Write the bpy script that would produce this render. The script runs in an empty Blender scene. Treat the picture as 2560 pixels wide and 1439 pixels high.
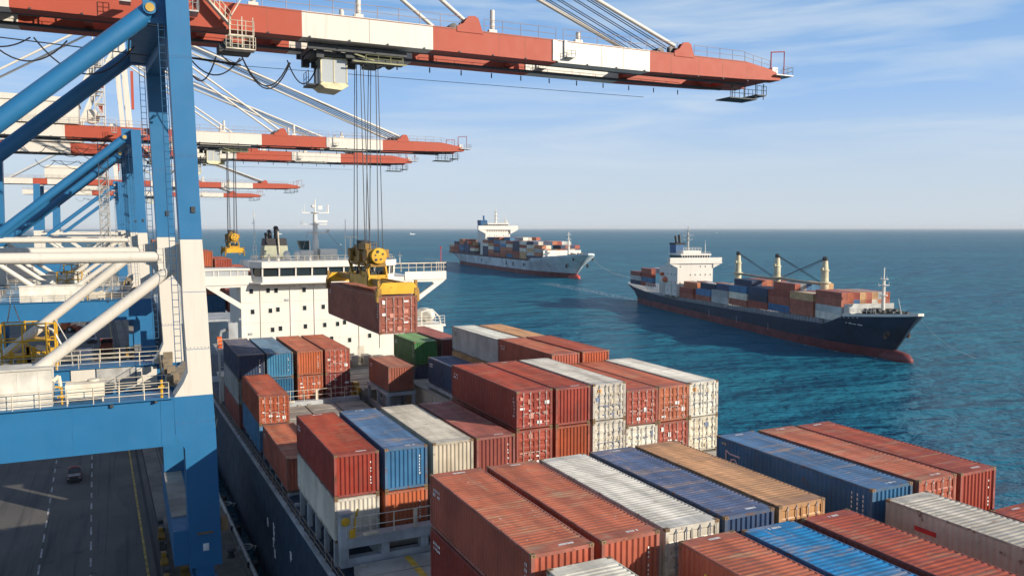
import bpy, math, random
from mathutils import Vector, Matrix
R = math.radians
rnd = random.Random(7)
scene = bpy.context.scene
COL = scene.collection
# ------------------------------------------------------------------ camera
# world frame: origin at the drone camera, X seaward, Y along the quay, Z up (metres)
cam_d = bpy.data.cameras.new('camera'); cam = bpy.data.objects.new('camera', cam_d); COL.objects.link(cam)
cam_d.sensor_width = 36; cam_d.lens = 36 * 2024.6 / 2560
cam_d.clip_start = .5; cam_d.clip_end = 90000
cam.rotation_euler = (R(90 - 4.2236), 0, R(-25.65))
scene.camera = cam
# ------------------------------------------------------------------ light
SUN_EL, SUN_ROT = 21.0, 142.0
SV = Vector((math.sin(R(SUN_ROT)) * math.cos(R(SUN_EL)), math.cos(R(SUN_ROT)) * math.cos(R(SUN_EL)), math.sin(R(SUN_EL))))
sun_d = bpy.data.lights.new('sun', 'SUN'); sun = bpy.data.objects.new('sun', sun_d); COL.objects.link(sun)
sun_d.energy = 5.0; sun_d.angle = R(.5); sun_d.color = (1, .90, .76)
sun.rotation_euler = (-SV).to_track_quat('-Z', 'Y').to_euler()
scene.view_settings.view_transform = 'Standard'; scene.view_settings.look = 'None'
scene.view_settings.exposure = 0.28; scene.view_settings.gamma = 1
scene.render.engine = 'CYCLES'; scene.cycles.use_denoising = True
scene.cycles.max_bounces = 6; scene.cycles.volume_bounces = 0
world = bpy.data.worlds.new('World'); scene.world = world; world.use_nodes = True
def world_nodes():
    n = world.node_tree.nodes; l = world.node_tree.links; n.clear()
    out = n.new('ShaderNodeOutputWorld'); bg = n.new('ShaderNodeBackground'); bg.inputs['Strength'].default_value = .1
    sky = n.new('ShaderNodeTexSky'); sky.sky_type = 'NISHITA'; sky.sun_disc = False
    sky.sun_elevation = R(SUN_EL); sky.sun_rotation = R(SUN_ROT); sky.altitude = 30
    sky.air_density = 1.05; sky.dust_density = 1.3; sky.ozone_density = 2.2
    tc = n.new('ShaderNodeTexCoord')
    sep = n.new('ShaderNodeSeparateXYZ'); l.new(tc.outputs['Generated'], sep.inputs[0])
    # thin cirrus: long soft streaks, rotated a little from the horizon
    mp = n.new('ShaderNodeMapping'); mp.inputs['Rotation'].default_value = (R(9), R(-6), R(0)); mp.inputs['Scale'].default_value = (1.6, 1.6, 15)
    l.new(tc.outputs['Generated'], mp.inputs[0])
    nz = n.new('ShaderNodeTexNoise'); nz.inputs['Scale'].default_value = 1.9; nz.inputs['Detail'].default_value = 9; nz.inputs['Roughness'].default_value = .55; nz.inputs['Distortion'].default_value = .5
    l.new(mp.outputs[0], nz.inputs['Vector'])
    cr = n.new('ShaderNodeValToRGB'); cr.color_ramp.elements[0].position = .42; cr.color_ramp.elements[1].position = .68
    l.new(nz.outputs['Fac'], cr.inputs[0])
    bp = n.new('ShaderNodeMapRange'); bp.inputs['From Min'].default_value = .02; bp.inputs['From Max'].default_value = .12
    l.new(sep.outputs['Z'], bp.inputs['Value'])
    mu = n.new('ShaderNodeMath'); mu.operation = 'MULTIPLY'; l.new(cr.outputs[0], mu.inputs[0]); l.new(bp.outputs[0], mu.inputs[1])
    mu2 = n.new('ShaderNodeMath'); mu2.operation = 'MULTIPLY'; mu2.inputs[1].default_value = .58; l.new(mu.outputs[0], mu2.inputs[0])
    # pale marine air toward the horizon over the physical sky
    rp = n.new('ShaderNodeValToRGB'); e = rp.color_ramp.elements
    e[0].position = 0; e[0].color = (5.6, 6.3, 6.9, 1); e[1].position = 1; e[1].color = (.26, .8, 2.2, 1)
    for p, c in ((.07, (4.75, 5.8, 7.1)), (.15, (2.9, 4.7, 7.6)), (.27, (1.75, 3.6, 6.6)), (.42, (.42, 1.4, 3.6))):
        k = e.new(p); k.color = (*c, 1)
    l.new(sep.outputs['Z'], rp.inputs[0])
    mb = n.new('ShaderNodeMixRGB'); mb.inputs[0].default_value = .88; l.new(sky.outputs[0], mb.inputs[1]); l.new(rp.outputs[0], mb.inputs[2])
    mix = n.new('ShaderNodeMixRGB'); mix.inputs[2].default_value = (5.9, 6.6, 7.2, 1)
    l.new(mu2.outputs[0], mix.inputs[0]); l.new(mb.outputs[0], mix.inputs[1])
    l.new(mix.outputs[0], bg.inputs['Color']); l.new(bg.outputs[0], out.inputs['Surface'])
world_nodes()
ZQ, ZW = -26.0, -28.0
# ------------------------------------------------------------------ materials
def mat_base(name):
    m = bpy.data.materials.new(name); m.use_nodes = True
    n = m.node_tree.nodes; n.clear()
    o = n.new('ShaderNodeOutputMaterial'); b = n.new('ShaderNodeBsdfPrincipled')
    m.node_tree.links.new(b.outputs[0], o.inputs[0])
    return m, n, m.node_tree.links, b
def noise(n, l, vec, scale, detail=4, rough=.55, dist=0):
    t = n.new('ShaderNodeTexNoise'); t.inputs['Scale'].default_value = scale; t.inputs['Detail'].default_value = detail
    t.inputs['Roughness'].default_value = rough; t.inputs['Distortion'].default_value = dist
    l.new(vec, t.inputs['Vector']); return t.outputs['Fac']
def ramp(n, l, fac, a, b, ca=0., cb=1.):
    c = n.new('ShaderNodeMapRange'); c.interpolation_type = 'SMOOTHSTEP'
    c.inputs['From Min'].default_value = a; c.inputs['From Max'].default_value = b
    c.inputs['To Min'].default_value = ca; c.inputs['To Max'].default_value = cb
    l.new(fac, c.inputs['Value']); return c.outputs[0]
def mix(n, l, fac, a, b, mode='MIX'):
    m = n.new('ShaderNodeMixRGB'); m.blend_type = mode
    for i, v in ((0, fac), (1, a), (2, b)):
        if isinstance(v, (int, float)): m.inputs[i].default_value = v
        elif isinstance(v, tuple): m.inputs[i].default_value = (*v[:3], 1)
        else: l.new(v, m.inputs[i])
    return m.outputs[0]
def mapping(n, l, scale, loc=(0, 0, 0)):
    g = n.new('ShaderNodeNewGeometry'); mp = n.new('ShaderNodeMapping'); mp.inputs['Scale'].default_value = scale
    mp.inputs['Location'].default_value = loc; l.new(g.outputs['Position'], mp.inputs[0]); return mp.outputs[0]
def srgb(r, g, b):
    f = lambda c: (c / 12.92) if c <= .04045 else ((c + .055) / 1.055) ** 2.4
    return tuple(f(c / 255) for c in (r, g, b))
MATS = {}
def tinted(n, l, c):
    # every container carries its own shade of the paint in its 'tint' property
    t = n.new('ShaderNodeAttribute'); t.attribute_type = 'OBJECT'; t.attribute_name = 'tint'
    h = n.new('ShaderNodeHueSaturation'); l.new(c, h.inputs['Color'])
    l.new(ramp(n, l, t.outputs['Fac'], 0, 2, .72, 1.28), h.inputs['Value'])
    l.new(ramp(n, l, t.outputs['Fac'], 0, 2, 1.08, .92), h.inputs['Saturation']); l.new(ramp(n, l, t.outputs['Fac'], 0, 2, .49, .512), h.inputs['Hue'])
    return h.outputs[0]
def paint(name, rgb, dirt=.35, rust=.35, rough=.5, size=1.0, streak=(2.2, 2.2, .3), fade=.25, bump=.15, dirtc=(.10, .085, .065), tint=False, rv=.14):
    """weathered painted steel: slow fading, running dirt streaks, rust blooms"""
    if name in MATS: return MATS[name]
    m, n, l, b = mat_base(name); k = 1 / size
    p = mapping(n, l, (k, k, k), (rnd.random() * 50, rnd.random() * 50, 0))
    ps = mapping(n, l, tuple(s * k for s in streak), (rnd.random() * 50, 0, 3))
    lo = tuple(c * (1 - fade) for c in rgb); hi = tuple(min(1, c * (1 + fade) + .012 * fade) for c in rgb)
    c = mix(n, l, ramp(n, l, noise(n, l, p, .45, 5), .3, .72), lo, hi)
    c = mix(n, l, ramp(n, l, noise(n, l, ps, 1.3, 7, .62), .5, .82, 0, dirt), c, dirtc)
    if rust > 0:
        r1 = noise(n, l, p, 1.5, 10, .68, .3)
        c = mix(n, l, ramp(n, l, r1, .735 - .2 * rust, .78 - .16 * rust, 0, .85), c, (.13, .05, .022))
        c = mix(n, l, ramp(n, l, noise(n, l, p, 7.5, 3), .72, .8, 0, .5 * min(1, rust * 2)), c, (.4, .36, .3))
    l.new(tinted(n, l, c) if tint else c, b.inputs['Base Color'])
    l.new(ramp(n, l, noise(n, l, p, 2.0, 6), .3, .7, rough - rv * .7, rough + rv * 1.25), b.inputs['Roughness'])
    if bump > 0:
        bp = n.new('ShaderNodeBump'); bp.inputs['Strength'].default_value = bump; bp.inputs['Distance'].default_value = .02 * size
        l.new(noise(n, l, p, 3.0, 6), bp.inputs['Height']); l.new(bp.outputs[0], b.inputs['Normal'])
    MATS[name] = m; return m
def roofpaint(name, rgb, dust=.45, dustc=(.36, .29, .23), rust=.3):
    """container roof: sun-bleached paint with wiped dust patches, stains across the panel and rust"""
    if name in MATS: return MATS[name]
    m, n, l, b = mat_base(name)
    p = mapping(n, l, (1, 1, 1), (rnd.random() * 60, rnd.random() * 60, 0))
    px = mapping(n, l, (.45, 2.3, 1), (rnd.random() * 60, rnd.random() * 60, 0))
    py = mapping(n, l, (1.6, .22, 1), (rnd.random() * 60, rnd.random() * 60, 0))
    pf = mapping(n, l, (.5, 6.5, 1), (rnd.random() * 60, rnd.random() * 60, 0))
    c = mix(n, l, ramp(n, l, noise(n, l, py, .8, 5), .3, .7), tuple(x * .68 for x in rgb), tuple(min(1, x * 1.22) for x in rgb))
    c = mix(n, l, ramp(n, l, noise(n, l, px, .7, 10, .7, .6), .50, .66, 0, dust), c, dustc)
    c = mix(n, l, ramp(n, l, noise(n, l, py, 1.3, 9, .66, .5), .56, .70, 0, dust * .8), c, dustc)
    c = mix(n, l, ramp(n, l, noise(n, l, pf, 1.0, 7, .62, .4), .50, .68, 0, .6), c, tuple(x * .5 for x in rgb))
    c = mix(n, l, ramp(n, l, noise(n, l, px, 2.3, 9, .68, .3), .57, .68, 0, .7), c, tuple(x * .42 + .012 for x in rgb))
    c = mix(n, l, ramp(n, l, noise(n, l, px, 1.5, 10, .72, .4), .64 - .1 * rust, .72 - .1 * rust, 0, .75), c, (.17, .075, .03))
    c = mix(n, l, ramp(n, l, noise(n, l, p, 6.0, 4), .69, .75, 0, .6), c, (.55, .52, .46))
    l.new(tinted(n, l, c), b.inputs['Base Color'])
    l.new(ramp(n, l, noise(n, l, px, 1.6, 6), .3, .7, .45, .75), b.inputs['Roughness'])
    bp = n.new('ShaderNodeBump'); bp.inputs['Strength'].default_value = .6; bp.inputs['Distance'].default_value = .06
    l.new(noise(n, l, px, .9, 4), bp.inputs['Height']); l.new(bp.outputs[0], b.inputs['Normal'])
    MATS[name] = m; return m
def plain(name, rgb, rough=.5, metal=0., var=.2, scale=2.0):
    if name in MATS: return MATS[name]
    m, n, l, b = mat_base(name); p = mapping(n, l, (1, 1, 1))
    c = mix(n, l, ramp(n, l, noise(n, l, p, scale, 5), .3, .7), tuple(x * (1 - var) for x in rgb), tuple(min(1, x * (1 + var)) for x in rgb))
    l.new(c, b.inputs['Base Color']); b.inputs['Roughness'].default_value = rough; b.inputs['Metallic'].default_value = metal
    MATS[name] = m; return m
def glass(name, rgb=(.02, .03, .035), rough=.06):
    m, n, l, b = mat_base(name); b.inputs['Base Color'].default_value = (*rgb, 1); b.inputs['Roughness'].default_value = rough
    b.inputs['Specular IOR Level'].default_value = .7; MATS[name] = m; return m
C_ALB = {'red': (.33, .062, .034), 'rust orange': (.40, .098, .036), 'dark red': (.22, .036, .028), 'brown red': (.25, .058, .032), 'maroon': (.13, .030, .030),
         'blue': (.018, .115, .225), 'navy': (.016, .036, .075), 'light blue': (.05, .19, .33), 'white': (.62, .57, .47), 'cream': (.60, .53, .40),
         'grey': (.43, .44, .41), 'tan': (.50, .27, .115), 'green': (.040, .165, .045), 'steel blue': (.020, .052, .115), 'bright blue': (.012, .17, .40)}
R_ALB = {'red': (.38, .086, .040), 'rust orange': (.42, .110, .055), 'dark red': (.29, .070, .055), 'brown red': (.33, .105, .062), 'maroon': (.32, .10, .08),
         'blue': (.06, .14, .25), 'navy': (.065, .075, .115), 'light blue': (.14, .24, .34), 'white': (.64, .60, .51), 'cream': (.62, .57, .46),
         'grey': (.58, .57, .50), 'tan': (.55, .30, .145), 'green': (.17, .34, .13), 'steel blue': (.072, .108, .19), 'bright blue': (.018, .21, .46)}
def cpaint(c):
    lt = c in ('white', 'cream', 'grey', 'tan')
    return paint('container paint ' + c, C_ALB[c], .75 if lt else .45, .55, .5, fade=.2, dirtc=(.24, .16, .09) if lt else (.07, .05, .04), tint=True)
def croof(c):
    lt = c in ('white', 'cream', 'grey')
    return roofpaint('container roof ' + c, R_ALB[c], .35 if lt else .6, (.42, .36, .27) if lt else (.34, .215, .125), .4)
def cframe(c):
    a = C_ALB[c]; return paint('container frame ' + c, tuple(x * .75 + .03 for x in a), .6, .95, .6, .5, tint=True)
CAST = paint('rusty corner steel', (.22, .13, .06), .5, .6, .7, .5)
BLUE = paint('crane blue paint', (.015, .138, .300), .26, .10, .45, 1.5, streak=(5, 5, .28), fade=.05, bump=.02, rv=.05, dirtc=(.03, .09, .17))
CWHITE = paint('crane white paint', (.63, .585, .50), .38, .16, .45, 1.5, streak=(5, 5, .28), fade=.02, bump=.02, rv=.04, dirtc=(.38, .29, .18))
CRED = paint('crane red paint', (.37, .056, .022), .08, .03, .62, 1.5, streak=(6, 6, .3), fade=.03, bump=.0, rv=.02, dirtc=(.22, .06, .035))
DARK = plain('dark machinery steel', (.035, .04, .042), .6)
ROPE = plain('greased wire rope', (.03, .03, .035), .5)
GREYS = plain('galvanised steel', (.42, .41, .38), .5, .2)
RAILC = paint('cream railing paint', (.62, .55, .42), .3, .5, .5, .5)
YEL = paint('yellow machine paint', (.62, .34, .012), .45, .5, .45, .7, fade=.2)
YELD = paint('greasy yellow paint', (.30, .16, .015), .7, .8, .5, .5)
SWHITE = paint('ship white paint', (.72, .68, .60), .38, .16, .45, 1.8, streak=(1.6, 1.6, .14), fade=.04, dirtc=(.46, .33, .18))
SGREY = paint('ship deck grey paint', (.33, .35, .36), .4, .35, .6, .8)
HATCH = paint('hatch cover paint', (.34, .31, .26), .45, .4, .7, 1.0, streak=(1, 1, 1))
HULLN = paint('navy hull paint', (.005, .026, .055), .14, .10, .62, 2.0, rv=.08, dirtc=(.03, .04, .05))
HULLR = paint('hull boot red', (.16, .035, .035), .3, .2, .6, 2.0)
HULLG = paint('grey hull paint', (.52, .58, .58), .2, .08, .45, 4.0)
BLACK = plain('black funnel paint', (.012, .012, .014), .55)
OLIVE = paint('funnel olive grey paint', (.38, .38, .26), .2, .1, .5, 2.0)
FBLUE = paint('funnel blue paint', (.01, .09, .22), .1, .05, .5, 2.0)
MWHITE = plain('stencil white', (.72, .70, .66), .6)
MYEL = plain('stencil yellow', (.65, .48, .05), .6)
MRED = plain('stencil red', (.50, .03, .03), .6)
MPINK = plain('faded emblem pink', (.55, .40, .40), .6)
GLASS = glass('dark window glass')
CGLASS = glass('cab glass', (.42, .44, .44), .15)
RUBBER = plain('tyre rubber', (.015, .015, .016), .8)
ORANGE = paint('orange machine paint', (.62, .10, .015), .3, .2, .45, .6)
# ------------------------------------------------------------------ mesh helper
class MB:
    def __init__(s): s.v = []; s.f = []; s.m = []; s.sm = []
    def add(s, vs, fs, m=0, smooth=False):
        o = len(s.v); s.v += [tuple(p) for p in vs]
        for f in fs: s.f.append(tuple(i + o for i in f)); s.m.append(m); s.sm.append(smooth)
        return s
    def box(s, x0, x1, y0, y1, z0, z1, m=0):
        vs = [(x, y, z) for z in (z0, z1) for y in (y0, y1) for x in (x0, x1)]
        return s.add(vs, [(0, 2, 3, 1), (4, 5, 7, 6), (0, 1, 5, 4), (2, 6, 7, 3), (0, 4, 6, 2), (1, 3, 7, 5)], m)
    def loft(s, rings, m=0, caps=True, smooth=False, mats=None):
        n = len(rings[0]); vs = [p for r in rings for p in r]; o = len(s.v); s.v += [tuple(p) for p in vs]
        for i in range(len(rings) - 1):
            for j in range(n):
                k = (j + 1) % n
                s.f.append((o + i * n + j, o + i * n + k, o + (i + 1) * n + k, o + (i + 1) * n + j)); s.m.append(mats[i] if mats else m); s.sm.append(smooth)
        if caps:
            s.f.append(tuple(o + j for j in reversed(range(n)))); s.m.append(mats[0] if mats else m); s.sm.append(False)
            e = o + (len(rings) - 1) * n
            s.f.append(tuple(e + j for j in range(n))); s.m.append(mats[-1] if mats else m); s.sm.append(False)
        return s
    def beam(s, p0, p1, w, h, m=0, up=(0, 0, 1)):
        a, b = Vector(p0), Vector(p1); d = (b - a).normalized(); u = Vector(up)
        if abs(d.dot(u)) > .99: u = Vector((0, 1, 0))
        x = d.cross(u).normalized(); y = x.cross(d)
        ring = lambda c: [c - x * w / 2 - y * h / 2, c + x * w / 2 - y * h / 2, c + x * w / 2 + y * h / 2, c - x * w / 2 + y * h / 2]
        return s.loft([ring(a), ring(b)], m)
    def tube(s, p0, p1, r, n=8, m=0, r2=None):
        a, b = Vector(p0), Vector(p1); d = (b - a).normalized(); u = Vector((0, 0, 1)) if abs(d.z) < .95 else Vector((1, 0, 0))
        x = d.cross(u).normalized(); y = x.cross(d); r2 = r if r2 is None else r2
        ring = lambda c, q: [c + (x * math.cos(t) + y * math.sin(t)) * q for t in (2 * math.pi * i / n for i in range(n))]
        return s.loft([ring(a, r), ring(b, r2)], m, True, n > 5)
    def path(s, pts, r, n=5, m=0):
        for a, b in zip(pts, pts[1:]): s.tube(a, b, r, n, m)
        return s
    def lathe(s, c, prof, n=16, m=0, mats=None, axis='z'):
        def pt(r, h, t):
            a, b = r * math.cos(t), r * math.sin(t)
            return {'z': (c[0] + a, c[1] + b, c[2] + h), 'y': (c[0] + a, c[1] + h, c[2] - b), 'x': (c[0] + h, c[1] + a, c[2] + b)}[axis]
        rings = [[pt(r, h, 2 * math.pi * i / n) for i in range(n)] for r, h in prof]
        return s.loft(rings, m, True, True, mats)
    def prism(s, poly, y0, y1, m=0, plane='xz'):
        f = (lambda a, b, t: (a, t, b)) if plane == 'xz' else ((lambda a, b, t: (t, a, b)) if plane == 'yz' else (lambda a, b, t: (a, b, t)))
        return s.loft([[f(a, b, y0) for a, b in poly], [f(a, b, y1) for a, b in poly]], m)
    def rail(s, pts, h=1.1, bars=3, step=1.5, r=.03, m=0, n=4):
        P = [Vector(p) for p in pts]
        for a, b in zip(P, P[1:]):
            k = max(1, round((b - a).length / step))
            for i in range(k + 1):
                q = a.lerp(b, i / k); s.tube(q, q + Vector((0, 0, h)), r, n, m)
            for j in range(bars):
                z = Vector((0, 0, h * (j + 1) / bars)); s.tube(a + z, b + z, r * .8, n, m)
        return s
    def build(s, name, mats, parent=None, off=(0, 0, 0), link=True):
        me = bpy.data.meshes.new(name)
        o = Vector(off); vs = [(x - o.x, y - o.y, z - o.z) for x, y, z in s.v]
        me.from_pydata(vs, [], s.f)
        mats = mats if isinstance(mats, (list, tuple)) else [mats]
        for m in mats: me.materials.append(m)
        me.polygons.foreach_set('material_index', s.m); me.polygons.foreach_set('use_smooth', s.sm)
        if any(s.sm):
            try: me.set_sharp_from_angle(angle=R(40))
            except Exception: pass
        me.update()
        ob = bpy.data.objects.new(name, me)
        if link: COL.objects.link(ob)
        if parent is not None: ob.parent = parent
        return ob
def tag(o, label=None, cat=None, group=None, kind=None):
    if label: o['label'] = label
    if cat: o['category'] = cat
    if group: o['group'] = group
    if kind: o['kind'] = kind
    return o
def empty(name, loc, label, cat, group=None, rz=0):
    o = bpy.data.objects.new(name, None); COL.objects.link(o); o.location = loc; o.rotation_euler = (0, 0, rz)
    o.empty_display_size = .5
    return tag(o, label, cat, group)
def copy_tree(o, parent=None):
    c = o.copy(); COL.objects.link(c)
    if parent is not None: c.parent = parent
    for ch in o.children: copy_tree(ch, c)
    return c
# ------------------------------------------------------------------ water, quay
def water():
    m, n, l, b = mat_base('sea water')
    def lay(sx, sy, rot):
        g = n.new('ShaderNodeNewGeometry'); r = n.new('ShaderNodeMapping'); r.inputs['Rotation'].default_value = (0, 0, R(rot)); l.new(g.outputs['Position'], r.inputs[0])
        m2 = n.new('ShaderNodeMapping'); m2.inputs['Scale'].default_value = (sx, sy, 1); l.new(r.outputs[0], m2.inputs[0]); return m2.outputs[0]
    p = lay(1, 1, 0); pw = lay(.5, 1, 22)          # crests lie roughly across the wind
    big = noise(n, l, lay(.45, 1, 30), .006, 5, .6); mid = noise(n, l, pw, .04, 4)
    c = mix(n, l, ramp(n, l, big, .3, .7), (.010, .128, .212), (.022, .168, .222))
    c = mix(n, l, ramp(n, l, mid, .45, .75, 0, .5), c, (.006, .088, .155))
    w1 = noise(n, l, pw, .34, 4, .5); w2 = noise(n, l, lay(.6, 1, 40), 1.0, 5, .55); w3 = noise(n, l, lay(.42, 1, 14), .115, 3, .45)
    # white caps: a few tiny broken crests
    cap = noise(n, l, pw, .42, 9, .72); cap2 = noise(n, l, p, .02, 3)
    mm = n.new('ShaderNodeMath'); mm.operation = 'MULTIPLY'
    l.new(ramp(n, l, cap, .69, .74), mm.inputs[0]); l.new(ramp(n, l, cap2, .45, .6), mm.inputs[1])
    c = mix(n, l, mm.outputs[0], c, (.55, .6, .62))
    l.new(c, b.inputs['Base Color'])
    b.inputs['IOR'].default_value = 1.333; b.inputs['Specular IOR Level'].default_value = .09
    l.new(ramp(n, l, big, .3, .7, .06, .13), b.inputs['Roughness'])
    h = n.new('ShaderNodeMath'); h.operation = 'MULTIPLY_ADD'; h.inputs[1].default_value = .36; l.new(w2, h.inputs[0]); l.new(w1, h.inputs[2])
    h2 = n.new('ShaderNodeMath'); h2.operation = 'MULTIPLY_ADD'; h2.inputs[1].default_value = 2.6; l.new(w3, h2.inputs[0]); l.new(h.outputs[0], h2.inputs[2])
    bp = n.new('ShaderNodeBump'); bp.inputs['Strength'].default_value = 1.0; bp.inputs['Distance'].default_value = 2.3
    l.new(h2.outputs[0], bp.inputs['Height']); l.new(bp.outputs[0], b.inputs['Normal'])
    # broken water: what the eye sees at a low angle is mostly tilted facets, so the mirror part stays below a third
    b.inputs['Specular IOR Level'].default_value = 0; b.inputs['Roughness'].default_value = 1
    for k in list(b.inputs['Roughness'].links): l.remove(k)
    df = n.new('ShaderNodeBsdfDiffuse'); l.new(c, df.inputs['Color']); l.new(bp.outputs[0], df.inputs['Normal'])
    gl = n.new('ShaderNodeBsdfGlossy'); l.new(ramp(n, l, big, .3, .7, .10, .18), gl.inputs['Roughness']); l.new(bp.outputs[0], gl.inputs['Normal'])
    fr = n.new('ShaderNodeFresnel'); fr.inputs['IOR'].default_value = 1.333; l.new(bp.outputs[0], fr.inputs['Normal'])
    fm = n.new('ShaderNodeMath'); fm.operation = 'MULTIPLY'; fm.inputs[1].default_value = .62; l.new(fr.outputs[0], fm.inputs[0])
    mx = n.new('ShaderNodeMixShader'); l.new(fm.outputs[0], mx.inputs[0]); l.new(df.outputs[0], mx.inputs[1]); l.new(gl.outputs[0], mx.inputs[2])
    out = [q for q in n if q.type == 'OUTPUT_MATERIAL'][0]; l.new(mx.outputs[0], out.inputs['Surface']); n.remove(b)
    s = 40000
    o = MB().add([(-s, -s, ZW), (s, -s, ZW), (s, s, ZW), (-s, s, ZW)], [(0, 1, 2, 3)]).build('sea', m)
    o['kind'] = 'structure'
water()
def qx(x, y): return x - .027 * (y - 58)      # the quay runs 1.5 degrees off the ship's axis
def quay():
    m, n, l, b = mat_base('worn asphalt')
    p = mapping(n, l, (1, 1, 1)); py = mapping(n, l, (1.2, .12, 1))
    c = mix(n, l, ramp(n, l, noise(n, l, p, .12, 6), .3, .7), (.095, .088, .078), (.14, .128, .110))
    c = mix(n, l, ramp(n, l, noise(n, l, py, .7, 7, .6), .5, .75, 0, .7), c, (.045, .044, .044))
    c = mix(n, l, ramp(n, l, noise(n, l, p, .5, 9, .7, .5), .60, .68, 0, .6), c, (.030, .030, .032))
    c = mix(n, l, ramp(n, l, noise(n, l, p, 1.1, 8, .7), .66, .72, 0, .5), c, (.20, .18, .15))
    c = mix(n, l, ramp(n, l, noise(n, l, mapping(n, l, (2.6, .035, 1)), 1.0, 5), .56, .66, 0, .55), c, (.028, .027, .027))
    c = mix(n, l, ramp(n, l, noise(n, l, mapping(n, l, (.09, .05, 1)), 1.0, 1), .50, .505, 0, .28), c, (.05, .05, .052))
    l.new(c, b.inputs['Base Color']); b.inputs['Roughness'].default_value = .85
    bp = n.new('ShaderNodeBump'); bp.inputs['Strength'].default_value = .3; bp.inputs['Distance'].default_value = .03
    l.new(noise(n, l, p, 8, 4), bp.inputs['Height']); l.new(bp.outputs[0], b.inputs['Normal'])
    conc = paint('quay concrete', (.20, .175, .145), .5, .3, .8, 1.0, streak=(1, 1, 1))
    y0, y1 = -60, 900
    def strip(name, xa, xb, za, mt, ya=y0, yb=y1, zb=None):
        zb = za - 3.5 if zb is None else zb
        o = MB().prism([(qx(xa, ya), ya), (qx(xb, ya), ya), (qx(xb, yb), yb), (qx(xa, yb), yb)], zb, za, 0, 'xy').build(name, mt); o['kind'] = 'structure'; return o
    strip('quay_road', -900, 2.55, ZQ, m)
    strip('quay_edge', 2.555, 8.1, ZQ + .02, conc)
    strip('kerb', 7.75, 8.1, ZQ + .2, conc, zb=ZQ + .021)
    # crane rails in the apron
    rail = MB()
    for xa in (3.95, 4.62): rail.add([(qx(xa, y0), y0, ZQ + .026), (qx(xa + .1, y0), y0, ZQ + .026), (qx(xa + .1, y1), y1, ZQ + .026), (qx(xa, y1), y1, ZQ + .026)], [(0, 1, 2, 3)])
    rail.prism([(qx(4.24, y0), y0), (qx(4.36, y0), y0), (qx(4.36, y1), y1), (qx(4.24, y1), y1)], ZQ + .02, ZQ + .14, 0, 'xy')
    o = rail.build('crane_rail', DARK); o['kind'] = 'structure'
    tr = MB()
    for xa, xb in ((1.72, 1.98), (2.42, 2.54)): tr.add([(qx(xa, y0), y0, ZQ + .006), (qx(xb, y0), y0, ZQ + .006), (qx(xb, y1), y1, ZQ + .006), (qx(xa, y1), y1, ZQ + .006)], [(0, 1, 2, 3)])
    o = tr.build('cable_trench', plain('trench dark', (.03, .03, .03), .8)); o['kind'] = 'structure'
    # painted lines
    wl, yl = paint('road line white', (.40, .39, .37), .9, .0, .7, .3, fade=.4, dirtc=(.05, .05, .05)), paint('road line yellow', (.42, .29, .06), .9, .0, .7, .3, fade=.4, dirtc=(.06, .05, .04))
    def quad(mb, xa, xb, ya, yb): mb.add([(qx(xa, ya), ya, ZQ + .006), (qx(xb, ya), ya, ZQ + .006), (qx(xb, yb), yb, ZQ + .006), (qx(xa, yb), yb, ZQ + .006)], [(0, 1, 2, 3)])
    d = MB()
    for xc in (-2.72, -6.25):
        y = 40.0
        while y < 420:
            quad(d, xc - .07, xc + .07, y, y + 1.6 + rnd.random() * .5); y += 3.6
    o = d.build('lane_marking', wl); o['kind'] = 'structure'
    d = MB(); quad(d, 1.06, 1.24, y0, y1)
    o = d.build('edge_marking', yl); o['kind'] = 'structure'
    # fender pipe and rubber fenders on the quay edge
    pipe = MB().tube((qx(8.2, 20), 20, ZQ + .35), (qx(8.2, 260), 260, ZQ + .35), .17, 8)
    for y in range(24, 260, 4): pipe.box(qx(8.2, y) - .12, qx(8.2, y) + .12, y - .1, y + .1, ZQ + .02, ZQ + .2)
    tag(pipe.build('edge_pipe', GREYS), 'grey pipe running along the quay edge beside the navy hull', 'pipe')
    for i, y in enumerate((63, 71.5, 80, 96)):
        f = MB().lathe((qx(8.35, y), y, ZQ - .5), [(.1, -1), (.42, -.98), (.42, .98), (.1, 1)], 14)
        t = tag(f.build('fender', RUBBER), ['nearest', 'second nearest', 'third nearest', 'farthest visible'][i] + ' black rubber fender hanging on the quay edge by the hull', 'fender', 'fenders on the quay edge')
    for i, y in enumerate((67, 78.5)):
        r = MB(); N = 14; c = (qx(8.45, y), y, ZQ + .25)
        for k in range(N):
            a, b2 = 2 * math.pi * k / N, 2 * math.pi * (k + 1) / N
            r.tube((c[0] + .55 * math.cos(a), y + .55 * math.sin(a), c[2]), (c[0] + .55 * math.cos(b2), y + .55 * math.sin(b2), c[2]), .07, 5)
        r.tube((c[0] - .55, y, c[2]), (c[0] + .9, y, c[2]), .04, 5); r.tube((c[0] + .6, y - .4, c[2] - .2), (c[0] + .95, y + .6, c[2] - .25), .05, 5)
        tag(r.build('mooring_ring', GREYS), ('nearer' if i == 0 else 'farther') + ' grey ring bracket sticking out from the quay edge pipe', 'ring', 'ring brackets on the quay edge')
quay()
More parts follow.
